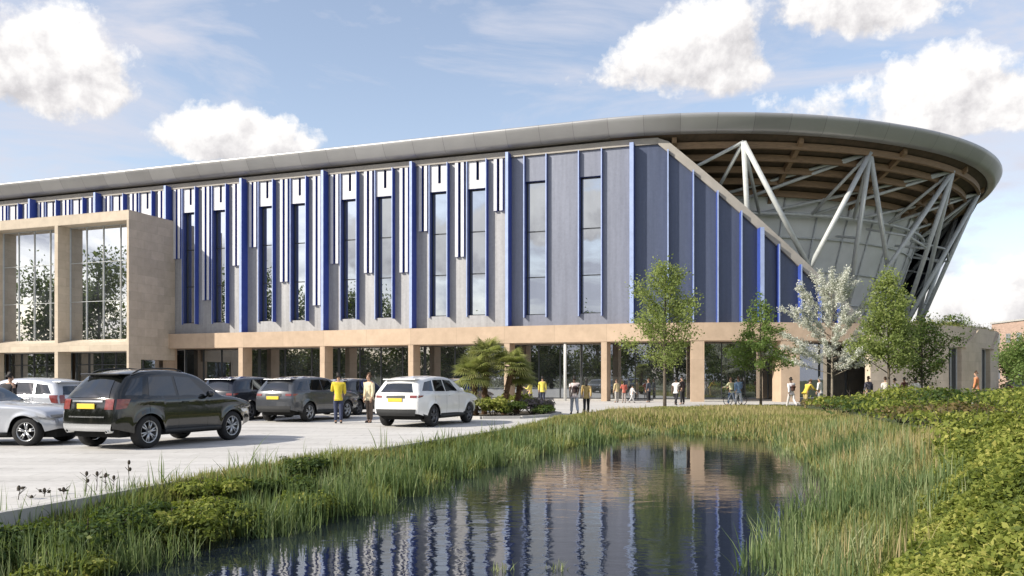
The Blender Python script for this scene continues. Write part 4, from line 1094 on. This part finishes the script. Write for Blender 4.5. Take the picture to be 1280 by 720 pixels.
        mb = MB(); pts = [(lerp(ra + .03, wb - ra - .03, i / 8), sg * (hw - .02), sill + .05) for i in range(9)]
        mb.tube(pts, P.get('step', .035), 6); mb.build('side_sill', M['trim'], root)
        if P.get('rails'):
            mb = MB(); zz = lambda xx: zt(xx) + .045; mb.tube([(xx, sg * (Wd(xx, zt(xx) - .03, zt(xx), 9, 9) - .06), zz(xx) - (.04 if k_ in (0, 7) else 0)) for k_, xx in enumerate([lerp(P['rails'][0], P['rails'][1], i / 7) for i in range(8)])], .018, 6); mb.build('roof_rail', M[P.get('rail_m', 'trim')], root)
        if P.get('exh'):
            mb = MB(); mb.lathe([(.03, -.06), (.045, -.06), (.045, .1)], 12, 0, 'X', (rear[1][1] + .03, sg * hw * .62, sill + .1)); mb.build('exhaust', M['chrome'], root)
    if P.get('bump'):
        z0, z1, mk = P['bump']; mb = MB(); mb.add(*rearp(z0, z1, -.93, .93, .018, q0t=-.97, q1t=.97), 0, True); mb.build('rear_bumper_trim', M[mk], root)
    for (z0, z1, q0, q1, mk) in P.get('bands', ()):
        mb = MB(); mb.add(*rearp(z0, z1, q0, q1, .014), 0, True); mb.build('tailgate_trim', M[mk], root)
    pz = P['plate']; mb = MB(); mb.box((xr(pz) - rbul - .012, 0, pz), (.02, .52, .115)); mb.build('number_plate', M['plate'], root, bevel=.006)
    mb = MB(); mb.box((xrt - .03, 0, zrt + .01), (.32, W * .62, .035)); mb.build('roof_spoiler', paintm, root, bevel=.012)
    mb = MB(); mb.box((wb / 2, 0, sill + .16), (L - .5, W - .56, .42)); mb.box((wb / 2, 0, sill + .02), (wb - 2 * ra, W - .16, .12)); mb.build('underbody', M['void'], root)
    # wheels
    for xw in (0, wb):
        for sg in (-1, 1):
            tw_ = .12; cy = sg * (hw - tw_ - .015)
            mb = MB(); mb.lathe([(wr * .68, -tw_), (wr * .9, -tw_ * 1.02), (wr * .985, -tw_ * .8), (wr, -tw_ * .4), (wr, tw_ * .4), (wr * .985, tw_ * .8), (wr * .9, tw_ * 1.02), (wr * .68, tw_), (wr * .66, tw_ * .5), (wr * .66, -tw_ * .5), (wr * .68, -tw_)], 32, 0, 'Y')
            wh = mb.build('wheel', M['tyre'], root); wh.location = (xw, cy, wr)
            mb = MB(); rr_ = wr * .675; yo = sg * tw_ * .82
            mb.lathe([(rr_, yo + sg * .008), (rr_ * .93, yo + sg * .012), (rr_ * .9, yo - sg * .03), (rr_ * .88, -sg * .06)], 28, 0, 'Y')
            mb.lathe([(.001, yo), (rr_ * .18, yo), (rr_ * .22, yo - sg * .03)], 12, 0, 'Y')
            ns = P.get('spokes', 6)
            for k_ in range(ns):
                a = 2 * PI * k_ / ns + .3
                for da in (-.13, .13):
                    p0 = Vector((math.cos(a + da * .3) * rr_ * .12, yo - sg * .012, math.sin(a + da * .3) * rr_ * .12)); p1 = Vector((math.cos(a + da * 1.3) * rr_ * .93, yo - sg * .006, math.sin(a + da * 1.3) * rr_ * .93))
                    mb.tube([p0, p1], [rr_ * .085, rr_ * .07], 6)
            mb.build('rim', M[rim], wh)
            mb = MB(); mb.lathe([(.001, -sg * .02), (rr_ * .86, -sg * .02)], 20, 0, 'Y'); mb.build('brake_disc', M['void'], wh)
    return root
SUV = dict(L=4.46, W=1.88, H=1.78, wb=2.76, ro=.86, wr=.375, belt=1.13, sill=.32, tum=.33, taper=.14,
    roof=[(-.36, 1.67), (0.15, 1.755), (.8, 1.78), (1.3, 1.75), (1.75, 1.64), (2.5, 1.17), (3.0, 1.09), (3.4, .98), (3.52, .86)],
    rear=[(.3, -.74), (.5, -.86), (.75, -.85), (1.1, -.8), (1.67, -.36)], front=[(.3, 3.5), (.55, 3.6), (.86, 3.52)],
    windows=[((-.58, 1.21), (-.16, 1.2), (.02, 1.62), (-.24, 1.57)), ((.02, 1.19), (.84, 1.18), (.84, 1.64), (.16, 1.625)), ((.93, 1.18), (1.86, 1.17), (1.42, 1.61), (.93, 1.64))],
    screen=(1.78, 2.44), tail=(.9, 1.13, .70, .3), hl=(.66, .8), handles=(.2, 1.1), shut=(0., .88, 1.84), plate=.97, bump=(.42, .58, 'chrome'), bands=((1.06, 1.1, -.6, .6, 'chrome'), (.72, .75, -.7, .7, 'chrome')), rails=(-.2, 1.3), exh=True, step=.05, clad=.36, spokes=6)
CROSS = dict(L=4.6, W=1.93, H=1.66, wb=2.82, ro=.9, wr=.365, belt=1.12, sill=.3, tum=.36, taper=.15,
    roof=[(-.52, 1.56), (0.2, 1.64), (.9, 1.665), (1.4, 1.64), (1.85, 1.54), (2.6, 1.13), (3.15, 1.06), (3.45, .98), (3.62, .84)],
    rear=[(.3, -.76), (.5, -.9), (.8, -.9), (1.1, -.84), (1.56, -.52)], front=[(.3, 3.6), (.55, 3.7), (.84, 3.62)],
    windows=[((-.6, 1.2), (.0, 1.18), (.12, 1.54), (-.3, 1.48)), ((.1, 1.18), (.88, 1.17), (.88, 1.56), (.2, 1.55)), ((.95, 1.17), (1.9, 1.16), (1.5, 1.53), (.95, 1.56))],
    screen=(1.88, 2.52), tail=(.97, 1.05, .68, .22), hl=(.68, .8), handles=(.3, 1.15), shut=(.06, .92, 1.9), plate=.9, bump=(.38, .6, 'trim'), bands=((.955, 1.05, -.45, .45, 'trim'), (.42, .5, -.75, -.5, 'chrome'), (.42, .5, .5, .75, 'chrome')), exh=False, clad=.42, spokes=5)
HATCH = dict(L=4.35, W=1.82, H=1.6, wb=2.68, ro=.86, wr=.34, belt=1.04, sill=.26, tum=.32, taper=.16,
    roof=[(-.55, 1.48), (0., 1.57), (.8, 1.6), (1.35, 1.57), (1.75, 1.46), (2.55, 1.02), (3.0, .95), (3.3, .86), (3.45, .74)],
    rear=[(.25, -.74), (.45, -.86), (.75, -.85), (1.05, -.8), (1.48, -.55)], front=[(.25, 3.42), (.5, 3.5), (.74, 3.45)],
    windows=[((-.56, 1.12), (-.02, 1.1), (.06, 1.45), (-.34, 1.4)), ((.06, 1.1), (.86, 1.09), (.86, 1.49), (.14, 1.47)), ((.93, 1.09), (1.86, 1.08), (1.46, 1.45), (.93, 1.49))],
    screen=(1.8, 2.46), tail=(.82, 1.08, .74, .26), hl=(.58, .72), handles=(.22, 1.1), shut=(.0, .9, 1.85), plate=.76, bump=(.33, .44, 'trim'), clad=.3, spokes=5)
SALOON = dict(L=4.4, W=1.82, H=1.43, wb=2.75, ro=1.0, wr=.335, belt=.96, sill=.24, tum=.36, taper=.22,
    roof=[(-.85, .98), (-.45, 1.02), (.15, 1.3), (.5, 1.41), (.85, 1.43), (1.2, 1.38), (1.9, 1.0), (2.7, .93), (3.22, .8), (3.32, .66)],
    rear=[(.25, -.88), (.45, -1.0), (.7, -.99), (.98, -.9)], front=[(.2, 3.28), (.45, 3.4), (.66, 3.32)],
    windows=[((-.1, 1.02), (.62, 1.01), (.62, 1.34), (.2, 1.27)), ((.7, 1.01), (1.5, 1.01), (1.15, 1.31), (.7, 1.34))],
    screen=(1.26, 1.84), tail=(.72, .86, .6, .2), hl=(.5, .64), handles=(.1, .9), shut=(-.1, .66, 1.55), plate=.6, clad=.26, rg0=-.3, spokes=5)
MPV = dict(HATCH, H=1.66, belt=1.06)
hd = lambda hx, hy: math.atan2(hy, hx)
car('black off-road car with bright rear bumper and roof rails, nearest the pond', -9.08, 18.95, hd(.365, .931), SUV, M['p_black'])
car('pale silver low saloon cut off by the left frame edge, its front wheel showing', -14.15, 20.1, hd(1, .0), SALOON, M['p_silver'])
car('silver people carrier parked crosswise behind the low saloon at the left', -14.6, 26.3, hd(-.955, .297), MPV, M['p_silver'])
car('dark hatchback mostly hidden behind the black off-road car', -14.7, 29.3, hd(.34, .94), HATCH, M['p_navy'])
car('black car parked between the black off-road car and the dark grey crossover', -10.95, 31.8, hd(.3, .954), dict(CROSS, bands=()), M['p_navy'], rim='alloy_dark')
car('dark grey crossover with yellow plate, the man in yellow standing by its front wheel', -8.4, 30.8, hd(.34, .94), dict(CROSS, L=4.4, wb=2.65), M['p_grey'])
car('dark car half hidden behind the man in the yellow jacket', -7.6, 36.6, hd(.34, .94), HATCH, M['p_navy'], rim='alloy_dark')
car('white crossover with dark rear window beside the palm planter', -3.45, 27.5, hd(.36, .933), CROSS, M['p_white'], rim='alloy_dark')
car('dark parked car just visible beyond the white crossover', -3.1, 40.2, hd(.4, .92), HATCH, M['p_grey'])
car('grey car parked by the trees at the right frame edge beyond the stone drum', 43.5, 70.5, hd(.9, -.3), HATCH, M['p_grey'])
# ------------------------------------------------------------------ people
SK = mat('skin', (.42, .26, .18), .6, 0, .08, 20); SKD = mat('dark_skin', (.12, .065, .04), .6, 0, .08, 20)
HAIR = mat('dark_hair', (.014, .010, .008), .7, 0, .3, 30); HAIRB = mat('brown_hair', (.09, .05, .028), .7, 0, .3, 30)
_cl = {}
def cloth(c):
    if c not in _cl: _cl[c] = mat('cloth', c, .85, 0, .14, 9, .15, 60)
    return _cl[c]
def skin_mesh(name, V, E, R, matl, parent, root_i=0, sub=1):
    me = bpy.data.meshes.new(name + '_cage'); me.from_pydata([tuple(v) for v in V], E, []); ob = bpy.data.objects.new(name + '_cage', me); COL.objects.link(ob)
    md = ob.modifiers.new('s', 'SKIN'); md.use_smooth_shade = True
    sv = me.skin_vertices[0].data if me.skin_vertices else None
    if sv is None:
        bm = bmesh.new(); bm.from_mesh(me); bm.verts.layers.skin.verify(); bm.to_mesh(me); bm.free(); sv = me.skin_vertices[0].data
    for i, r in enumerate(R): sv[i].radius = (r, r) if not isinstance(r, tuple) else r; sv[i].use_root = (i == root_i)
    if sub: q = ob.modifiers.new('u', 'SUBSURF'); q.levels = sub; q.render_levels = sub
    dg = bpy.context.evaluated_depsgraph_get(); ev = ob.evaluated_get(dg); nm = bpy.data.meshes.new_from_object(ev)
    bpy.data.objects.remove(ob); bpy.data.meshes.remove(me)
    nm.materials.clear(); nm.materials.append(matl); nm.polygons.foreach_set('use_smooth', [True] * len(nm.polygons))
    o = bpy.data.objects.new(name, nm); COL.objects.link(o); o.parent = parent
    return o
POSES = {   # hip swing L/R (forward), knee bend, arm swing, elbow bend
    'stand': dict(lg=(.03, -.03), kn=(.02, .02), ar=(.05, -.03), el=(.25, .2)), 'walk': dict(lg=(.38, -.34), kn=(.08, .35), ar=(-.4, .4), el=(.35, .5)),
    'stride': dict(lg=(-.3, .3), kn=(.4, .06), ar=(.35, -.35), el=(.4, .3)), 'talk': dict(lg=(.06, -.08), kn=(.02, .02), ar=(.35, .1), el=(1.6, 1.2)),
    'push': dict(lg=(.25, -.3), kn=(.05, .3), ar=(.8, .8), el=(.55, .55)), 'bend': dict(lg=(.2, -.12), kn=(.15, .1), ar=(.9, .7), el=(.4, .5), lean=.55)}
def person(x, y, h, face, pose, top, legs, label, skin=SK, hair=HAIR, long_sleeve=True, long_hair=False, cap=None, skirt=False, z=0., bag=None, group='people on the plaza'):
    p = POSES[pose]; r = empty('person', (x, y, z), face); tag(r, label, 'person', group); k = h / 1.75; ln = p.get('lean', .03)
    # faces local +X
    def rt(a, L): return Vector((math.sin(a) * L, 0, -math.cos(a) * L))
    pel = Vector((0, 0, .93)); 
    def up(dz_, dx_=0, dy_=0): return pel + Vector((math.sin(ln) * dz_ + math.cos(ln) * dx_, dy_, math.cos(ln) * dz_ - math.sin(ln) * dx_))
    wai, che, sho, nec = up(.14), up(.33), up(.47), up(.55); hd_ = up(.68, .02); tp = up(.80, .015); chin = up(.62, .045)
    V = [pel, wai, che, sho, nec, chin, hd_, tp]; R = [(.13, .105), (.12, .095), (.145, .10), (.10, .07), .052, .062, (.078, .092), .05]; E = [(0, 1), (1, 2), (2, 3), (3, 4), (4, 5), (5, 6), (6, 7)]
    nose = up(.66, .112); V.append(nose); R.append(.012); E.append((6, 8))
    J = {}
    for s, sg in ((0, 1), (1, -1)):
        hip = pel + Vector((0, sg * .09, -.05)); kn = hip + rt(p['lg'][s], .42); an = kn + rt(p['lg'][s] - p['kn'][s], .40)
        J['leg', s] = (hip, kn, an)
    low = min(J['leg', 0][2].z, J['leg', 1][2].z) - .07
    for s, sg in ((0, 1), (1, -1)):
        hip, kn, an = J['leg', s]; toe = an + Vector((.15, sg * .02, -.045)); i = len(V)
        V += [hip, hip.lerp(kn, .5), kn, kn.lerp(an, .35), an, toe]; R += [.088, .078, .055, .056, .038, .034]; E += [(0, i), (i, i + 1), (i + 1, i + 2), (i + 2, i + 3), (i + 3, i + 4), (i + 4, i + 5)]
        sh = up(.47, 0, sg * .175); a = p['ar'][s]; el = sh + rt(a, .29) + Vector((0, sg * .045, 0)); wr_ = el + rt(a + p['el'][s], .25); d = (wr_ - el).normalized(); hn = wr_ + d * .07
        J['arm', s] = (sh, el, wr_); i = len(V)
        V += [sh, sh.lerp(el, .45), el, wr_, hn]; R += [.056, .046, .038, .026, .03]; E += [(3, i), (i, i + 1), (i + 1, i + 2), (i + 2, i + 3), (i + 3, i + 4)]
        pd = Vector((0, 1, 0)) if abs(d.y) < .9 else Vector((1, 0, 0)); w_ = d.cross(pd).normalized()
        for f in range(4):
            j = len(V); off = w_ * (.026 * (f - 1.5) / 1.5 * 1.0); L_ = (.072, .082, .078, .06)[f]
            V += [hn + d * .028 + off, hn + d * (.028 + L_ * .55) + off + pd * -.006 * sg, hn + d * (.026 + L_ * .9) + off - pd * .026 * sg]; R += [.0095, .0085, .007]; E += [(i + 4, j), (j, j + 1), (j + 1, j + 2)]
        j = len(V); V += [wr_ + d * .03 + w_ * .034, wr_ + d * .075 + w_ * .052 - pd * .012 * sg]; R += [.011, .009]; E += [(i + 3, j), (j, j + 1)]
    sc = lambda L_: [Vector((q.x, q.y, q.z - low)) * k for q in L_]
    rs_ = lambda L_, e=0.: [((q[0] * k + e, q[1] * k + e) if isinstance(q, tuple) else q * k + e) for q in L_]
    body = skin_mesh('body', sc(V), E, rs_(R), skin, r)
    # top
    e = .016; TV = [up(-.10), pel, wai, che, sho, up(.515)]; TR = [(.138, .118), (.135, .11), (.125, .10), (.15, .108), (.105, .078), .062]; TE = [(0, 1), (1, 2), (2, 3), (3, 4), (4, 5)]
    for s, sg in ((0, 1), (1, -1)):
        sh, el, wr_ = J['arm', s]; i = len(TV); TV += [sh, sh.lerp(el, .6)]; TR += [.058, .052]; TE += [(4, i), (i, i + 1)]
        if long_sleeve: TV += [el, el.lerp(wr_, .92)]; TR += [.045, .034]; TE += [(i + 1, i + 2), (i + 2, i + 3)]
    skin_mesh('jacket' if long_sleeve else 'shirt', sc(TV), TE, rs_(TR, e * k), cloth(top), r, 1)
    TV = [up(.02), pel + Vector((0, 0, -.03))]; TR = [(.124, .098), (.134, .112)]; TE = [(0, 1)]
    for s in (0, 1):
        hip, kn, an = J['leg', s]; i = len(TV); TV += [hip, hip.lerp(kn, .5), kn, kn.lerp(an, .4), an + Vector((0, 0, .02))]; TR += [.09, .082, .062, .06, .05]; TE += [(1, i), (i, i + 1), (i + 1, i + 2), (i + 2, i + 3), (i + 3, i + 4)]
    skin_mesh('trousers', sc(TV), TE, rs_(TR, .012 * k), cloth(legs), r, 1)
    for s in (0, 1):
        an = J['leg', s][2]; TV = [an + Vector((-.03, 0, -.035)), an + Vector((.06, 0, -.042)), an + Vector((.155, 0, -.05))]
        skin_mesh('shoe', sc(TV), [(0, 1), (1, 2)], rs_([.042, .044, .034]), M['trim'], r, 1)
    hv = [up(.69, -.035), up(.75, -.015), up(.78, .02)]; hr = [(.062, .066), (.066, .074), (.045, .056)]; he = [(0, 1), (1, 2)]
    if long_hair: hv += [up(.6, -.07), up(.47, -.09)]; hr += [.06, .05]; he += [(0, 3), (3, 4)]
    skin_mesh('hair' if not cap else 'cap', sc(hv), he, rs_(hr), hair if not cap else cloth(cap), r, 1)
    if bag:
        bv = [up(.40, -.17), up(.2, -.19), up(.08, -.17)]; skin_mesh('backpack', sc(bv), [(0, 1), (1, 2)], rs_([(.11, .07), (.13, .09), (.12, .08)]), cloth(bag), r, 1)
    return r
def pp(px, D): return (px - 640) / F * D
YEL, CRE, WHT, DRK, BLU = (.62, .5, .04), (.62, .55, .38), (.74, .72, .70), (.02, .02, .024), (.10, .16, .30)
UPW = PI / 2                                     # facing away from the viewpoint
def P_(px, D, *a, **k): return person(pp(px, D), D, *a, **k)
P_(11, 22.8, 1.74, 1.2, 'stand', DRK, DRK, 'person in a black coat standing between the low saloon and the silver people carrier')
P_(423, 29.3, 1.78, UPW + .2, 'talk', YEL, (.035, .045, .09), 'person in a bright yellow jacket and navy trousers beside the dark grey crossover')
P_(462, 29.8, 1.78, PI + .9, 'stand', CRE, (.10, .075, .06), 'person in a cream coat and brown trousers at the rear corner of the white crossover', hair=HAIRB)
P_(663, 52, 1.5, 2.6, 'talk', (.6, .52, .12), (.12, .1, .1), 'shorter person in pale yellow behind the heather, left of a taller one in yellow', hair=HAIRB)
P_(678, 51, 1.75, UPW, 'stand', (.66, .56, .10), (.03, .035, .06), 'taller person in yellow top and dark trousers behind the heather bed')
P_(718, 37, 1.76, UPW + .1, 'walk', (.70, .60, .57), (.42, .44, .48), 'person in a pale pink top and light trousers carrying a dark bag, walking away', long_sleeve=False, skin=SKD, bag=(.05, .03, .03))
P_(733, 37.3, 1.6, UPW - .1, 'stride', (.50, .36, .14), DRK, 'person in a mustard jacket and black trousers beside the one in pale pink', hair=HAIR, long_hair=True)
P_(771, 56.5, 1.6, UPW + .6, 'stand', (.55, .45, .25), (.4, .38, .35), 'person in a tan top just right of the column, next to one in red', hair=HAIRB)
P_(780, 55.5, 1.5, UPW, 'talk', (.40, .10, .07), (.3, .26, .24), 'person in a brick red top near the column', long_hair=True)
P_(790, 55.5, 1.25, 0.4, 'walk', WHT, (.5, .5, .5), 'child in a white shirt beside the person in red', hair=HAIR)
P_(811, 57, 1.65, 2.4, 'stand', (.07, .08, .1), DRK, 'dark clothed person under the canopy left of the oval tree', hair=HAIRB)
P_(845, 50, 1.72, 1.0, 'walk', WHT, DRK, 'person in a white shirt and black trousers right of the oval tree trunk', long_sleeve=False, skin=SKD)
P_(853, 52, 1.78, 2.2, 'stand', (.03, .02, .02), DRK, 'person in black half behind the one in the white shirt')
P_(914, 50.5, 1.7, UPW + .5, 'push', (.6, .58, .35), (.10, .16, .28), 'person in pale yellow pushing a bicycle before the doors', hair=HAIRB)
P_(923, 50, 1.78, UPW, 'walk', (.22, .32, .48), (.45, .46, .48), 'person in a blue jacket next to the bicycle', hair=HAIRB)
P_(989, 45, 1.72, UPW + .3, 'walk', (.74, .70, .70), (.6, .57, .56), 'person all in white with a dark bag at the edge of the white blossom', skin=SKD, bag=(.09, .04, .03))
P_(1007, 44, 1.68, .5, 'bend', (.6, .44, .06), (.42, .33, .14), 'person in bright yellow bending forward by the shrubs', hair=HAIRB)
P_(1025, 47, 1.72, 2.4, 'stand', WHT, (.3, .3, .32), 'person in a loose white top under the blossom tree', cap=(.7, .7, .7))
P_(1086, 46.5, 1.74, UPW + .2, 'stand', (.10, .095, .13), (.05, .05, .06), 'person in a dark grey jacket between the blossom and the bright pointed tree', hair=HAIRB)
P_(1107, 45.5, 1.7, UPW, 'stand', (.7, .66, .6), (.5, .46, .42), 'slim person in an off-white top right against the bright pointed tree trunk', hair=HAIRB)
P_(1119, 45, 1.68, UPW + .4, 'walk', (.76, .70, .62), (.1, .08, .07), 'person in an ivory shirt and dark trousers right of the bright pointed tree')
P_(1131, 48, 1.7, 2.0, 'talk', (.12, .04, .035), DRK, 'person in maroon in the shade of the dark green tree', skin=SKD)
P_(1145, 45, 1.66, UPW - .3, 'stand', (.78, .74, .66), (.2, .18, .16), 'person in a broad cream shirt in front of the dark green tree trunk', skin=SKD)
P_(1221, 42, 1.78, UPW + .8, 'stand', (.55, .22, .10), (.3, .2, .15), 'person in an orange top before the stone drum openings', hair=HAIRB, z=.22)
# bicycle
bx, by = pp(919, 49.8), 49.8
bk = empty('bicycle', (bx, by, 0), .35); tag(bk, 'pale bicycle held by the person in pale yellow', 'bicycle')
for xw in (-.52, .52):
    mb = MB(); mb.lathe([(.30, 0), (.325, .018), (.345, 0), (.325, -.018), (.30, 0)], 28, 0, 'Y')
    w_ = mb.build('wheel', M['tyre'], bk); w_.location = (xw, 0, .345)
    mb = MB()
    for k_ in range(12): a = PI * k_ / 6; mb.tube([(0, 0, 0), (math.cos(a) * .3, 0, math.sin(a) * .3)], .004, 4)
    mb.build('spokes', M['alloy'], w_)
mb = MB(); BB, ST, HT = (-.08, 0, .3), (-.22, 0, .82), (.36, 0, .84)
for a, c in ((BB, ST), (BB, HT), (ST, HT), (BB, (-.52, 0, .345)), (ST, (-.52, 0, .345)), (HT, (.52, 0, .345))): mb.tube([a, c], .018, 6)
mb.build('frame', M['p_white'], bk)
mb = MB(); mb.ell((-.24, 0, .92), (.13, .06, .03)); mb.tube([ST, (-.24, 0, .9)], .014, 6); mb.build('saddle', M['trim'], bk)
mb = MB(); mb.tube([HT, (.33, 0, 1.0)], .015, 6); mb.tube([(.38, -.27, 1.0), (.33, 0, 1.02), (.38, .27, 1.0)], .014, 6); mb.build('handlebar', M['trim'], bk)
# ------------------------------------------------------------------ sky, sun, camera
AZ = math.atan2(-.92, -.39); EL = math.radians(33)       # direction to the sun: left and slightly behind the viewpoint
sd = Vector((-.92, -.39, 0)).normalized() * math.cos(EL) + Vector((0, 0, math.sin(EL)))
w = bpy.data.worlds.new('World'); S.world = w; w.use_nodes = True
t = NT(w.node_tree)
out = t.n('ShaderNodeOutputWorld'); sky = t.n('ShaderNodeTexSky', sky_type='NISHITA'); sky.sun_disc = False
sky.sun_elevation = EL; sky.sun_rotation = math.atan2(sd.x, sd.y)
sky.air_density = 1.0; sky.dust_density = .6; sky.ozone_density = 1.6
tc = t.n('ShaderNodeTexCoord'); V = tc.outputs['Generated']
sep = t.n('ShaderNodeSeparateXYZ'); t.l(V, sep.inputs[0])
u = t.m('ARCTAN2', sep.outputs[0], sep.outputs[1]); v = t.m('ARCSINE', sep.outputs[2])
cb = t.n('ShaderNodeCombineXYZ'); t.l(u, cb.inputs[0]); t.l(t.m('MULTIPLY', v, 1.5), cb.inputs[1])
n1 = t.m('ADD', t.m('MULTIPLY', t.noise(V, 7.5, 7, .6, .15),   .60), t.m('MULTIPLY', t.noise(V, 19., 7, .62, .1), .40))   # billows
n2 = t.noise(V, 2.3, 5, .55)
mp = t.n('ShaderNodeMapping'); mp.inputs['Location'].default_value = tuple(sd * .018); t.l(V, mp.inputs['Vector'])
n1s = t.m('ADD', t.m('MULTIPLY', t.noise(mp.outputs[0], 7.5, 7, .6, .15),  .60), t.m('MULTIPLY', t.noise(mp.outputs[0], 19., 7, .62, .1), .40))            # the same billows a little nearer the sun
def cl(px, py, hw, up, dn):
    x = (px - 640) / F; uu = math.atan(x); vv = math.atan((HZ - py) / F * math.cos(uu)); k = math.cos(uu) ** 2 / F
    return uu, vv, hw * k, up / F, dn / F
CL = [cl(50, 92, 128, 98, 50), cl(292, 184, 125, 52, 22), cl(815, 96, 110, 62, 26), cl(885, 70, 95, 66, 45), cl(1062, 8, 140, 62, 36), cl(1168, 152, 250, 72, 24),
      cl(1232, 400, 120, 74, 60), cl(-260, 160, 220, 110, 40), cl(1600, 200, 200, 110, 40)]
# clouds elsewhere in the sky, mirrored in the glass
CL += [(-2.33, .15, .12, .07, .03), (-2.52, .19, .1, .06, .03), (-2.13, .13, .09, .05, .03), (-1.98, .2, .13, .06, .03), (-1.85, .24, .34, .13, .04), (-1.35, .16, .22, .10, .03), (-2.3, .5, .4, .12, .06), (-2.75, .2, .3, .1, .04), (-1.15, .42, .25, .12, .05), (2.6, .25, .4, .14, .05), (3.05, .42, .35, .13, .05), (1.7, .2, .35, .12, .04), (-2.0, .55, .3, .12, .06)]
mask = None; hgt = None
for (cu, cv, a, up, dn) in CL:
    du = t.m('DIVIDE', t.m('SUBTRACT', u, cu), a); dv = t.m('SUBTRACT', v, cv)
    dvn = t.m('MAXIMUM', t.m('DIVIDE', dv, up), t.m('DIVIDE', dv, -dn))
    e = t.m('SUBTRACT', 1., t.m('ADD', t.m('MULTIPLY', du, du), t.m('MULTIPLY', dvn, dvn)))
    hh = t.m('DIVIDE', dv, up)
    if mask is None: mask = e; hgt = hh
    else:
        gt = t.m('ADD', t.m('MULTIPLY', t.m('SUBTRACT', e, mask), 1.2), .5, clamp=True); hgt = t.m('ADD', t.m('MULTIPLY', hh, gt), t.m('MULTIPLY', hgt, t.m('SUBTRACT', 1., gt))); mask = t.m('SMOOTH_MAX', mask, e, .08)
mask = t.m('MAXIMUM', mask, -1.6)
dens = t.m('ADD', mask, t.m('MULTIPLY', t.m('SUBTRACT', n1, .5), 5.4))
alpha = t.m('SMOOTH_MIN', 1., t.m('MAXIMUM', t.m('MULTIPLY', t.m('SUBTRACT', dens, .15), 2.6), 0.), .2, clamp=True)
# thin high cloud
mp2 = t.n('ShaderNodeMapping'); mp2.inputs['Scale'].default_value = (1.6, 1.6, 5.); mp2.inputs['Rotation'].default_value = (.25, .35, .5); t.l(V, mp2.inputs['Vector'])
ci = t.noise(mp2.outputs[0], 2.0, 7, .6, .7)
cir = t.m('ADD', t.m('MULTIPLY', t.m('MAXIMUM', t.m('SUBTRACT', ci, .43), 0.), 4.0, clamp=True), .13)
haze = t.m('MULTIPLY', t.m('POWER', t.m('SUBTRACT', 1., t.m('MAXIMUM', v, 0., clamp=True), clamp=True), 9.), .55)
lit = t.m('ADD', t.m('MULTIPLY', t.m('SUBTRACT', n1, n1s), 4.5), t.m('ADD', t.m('MULTIPLY', hgt, .55), t.m('ADD', .47, t.m('MULTIPLY', t.m('SUBTRACT', n2, .5), .5))), clamp=True)
ccol = t.ramp(lit, [(.0, (.58, .565, .58)), (.3, (.74, .72, .725)), (.6, (.90, .88, .87)), (1, (1.0, .98, .955))])
bg1 = t.n('ShaderNodeBackground'); bg1.inputs['Strength'].default_value = SKY
t.l(t.mixc(1., sky.outputs[0], SKYTINT, 'MULTIPLY'), bg1.inputs['Color'])
bg2 = t.n('ShaderNodeBackground'); t.l(ccol, bg2.inputs['Color']); bg2.inputs['Strength'].default_value = CLOUD
bg3 = t.n('ShaderNodeBackground'); bg3.inputs['Color'].default_value = (.80, .82, .93, 1); bg3.inputs['Strength'].default_value = CLOUD * .8
m1 = t.n('ShaderNodeMixShader'); m2 = t.n('ShaderNodeMixShader')
t.l(t.m('ADD', cir, haze, clamp=True), m1.inputs[0]); t.l(bg1.outputs[0], m1.inputs[1]); t.l(bg3.outputs[0], m1.inputs[2])
t.l(alpha, m2.inputs[0]); t.l(m1.outputs[0], m2.inputs[1]); t.l(bg2.outputs[0], m2.inputs[2]); t.l(m2.outputs[0], out.inputs[0])
sl = bpy.data.lights.new('sun', 'SUN'); sl.energy = SUNE; sl.angle = math.radians(.5); sl.color = (1, .93, .82)
so = bpy.data.objects.new('sun', sl); COL.objects.link(so); so.rotation_euler = sd.to_track_quat('Z', 'Y').to_euler()
cam = bpy.data.cameras.new('camera'); co = bpy.data.objects.new('camera', cam); COL.objects.link(co); S.camera = co
co.location = (0, 0, EYE); co.rotation_euler = (PI / 2, 0, 0); cam.sensor_width = 36; cam.lens = 36 * F / 1280; cam.shift_y = 115 / 1280; cam.clip_end = 6000; cam.clip_start = .05
vs_ = S.view_settings; vs_.view_transform = 'Standard'; vs_.look = 'None'; vs_.gamma = 1; vs_.use_curve_mapping = False; vs_.exposure = EXPO
S.cycles.max_bounces = 7; S.cycles.transparent_max_bounces = 6; S.cycles.sample_clamp_indirect = 6; S.cycles.use_denoising = True
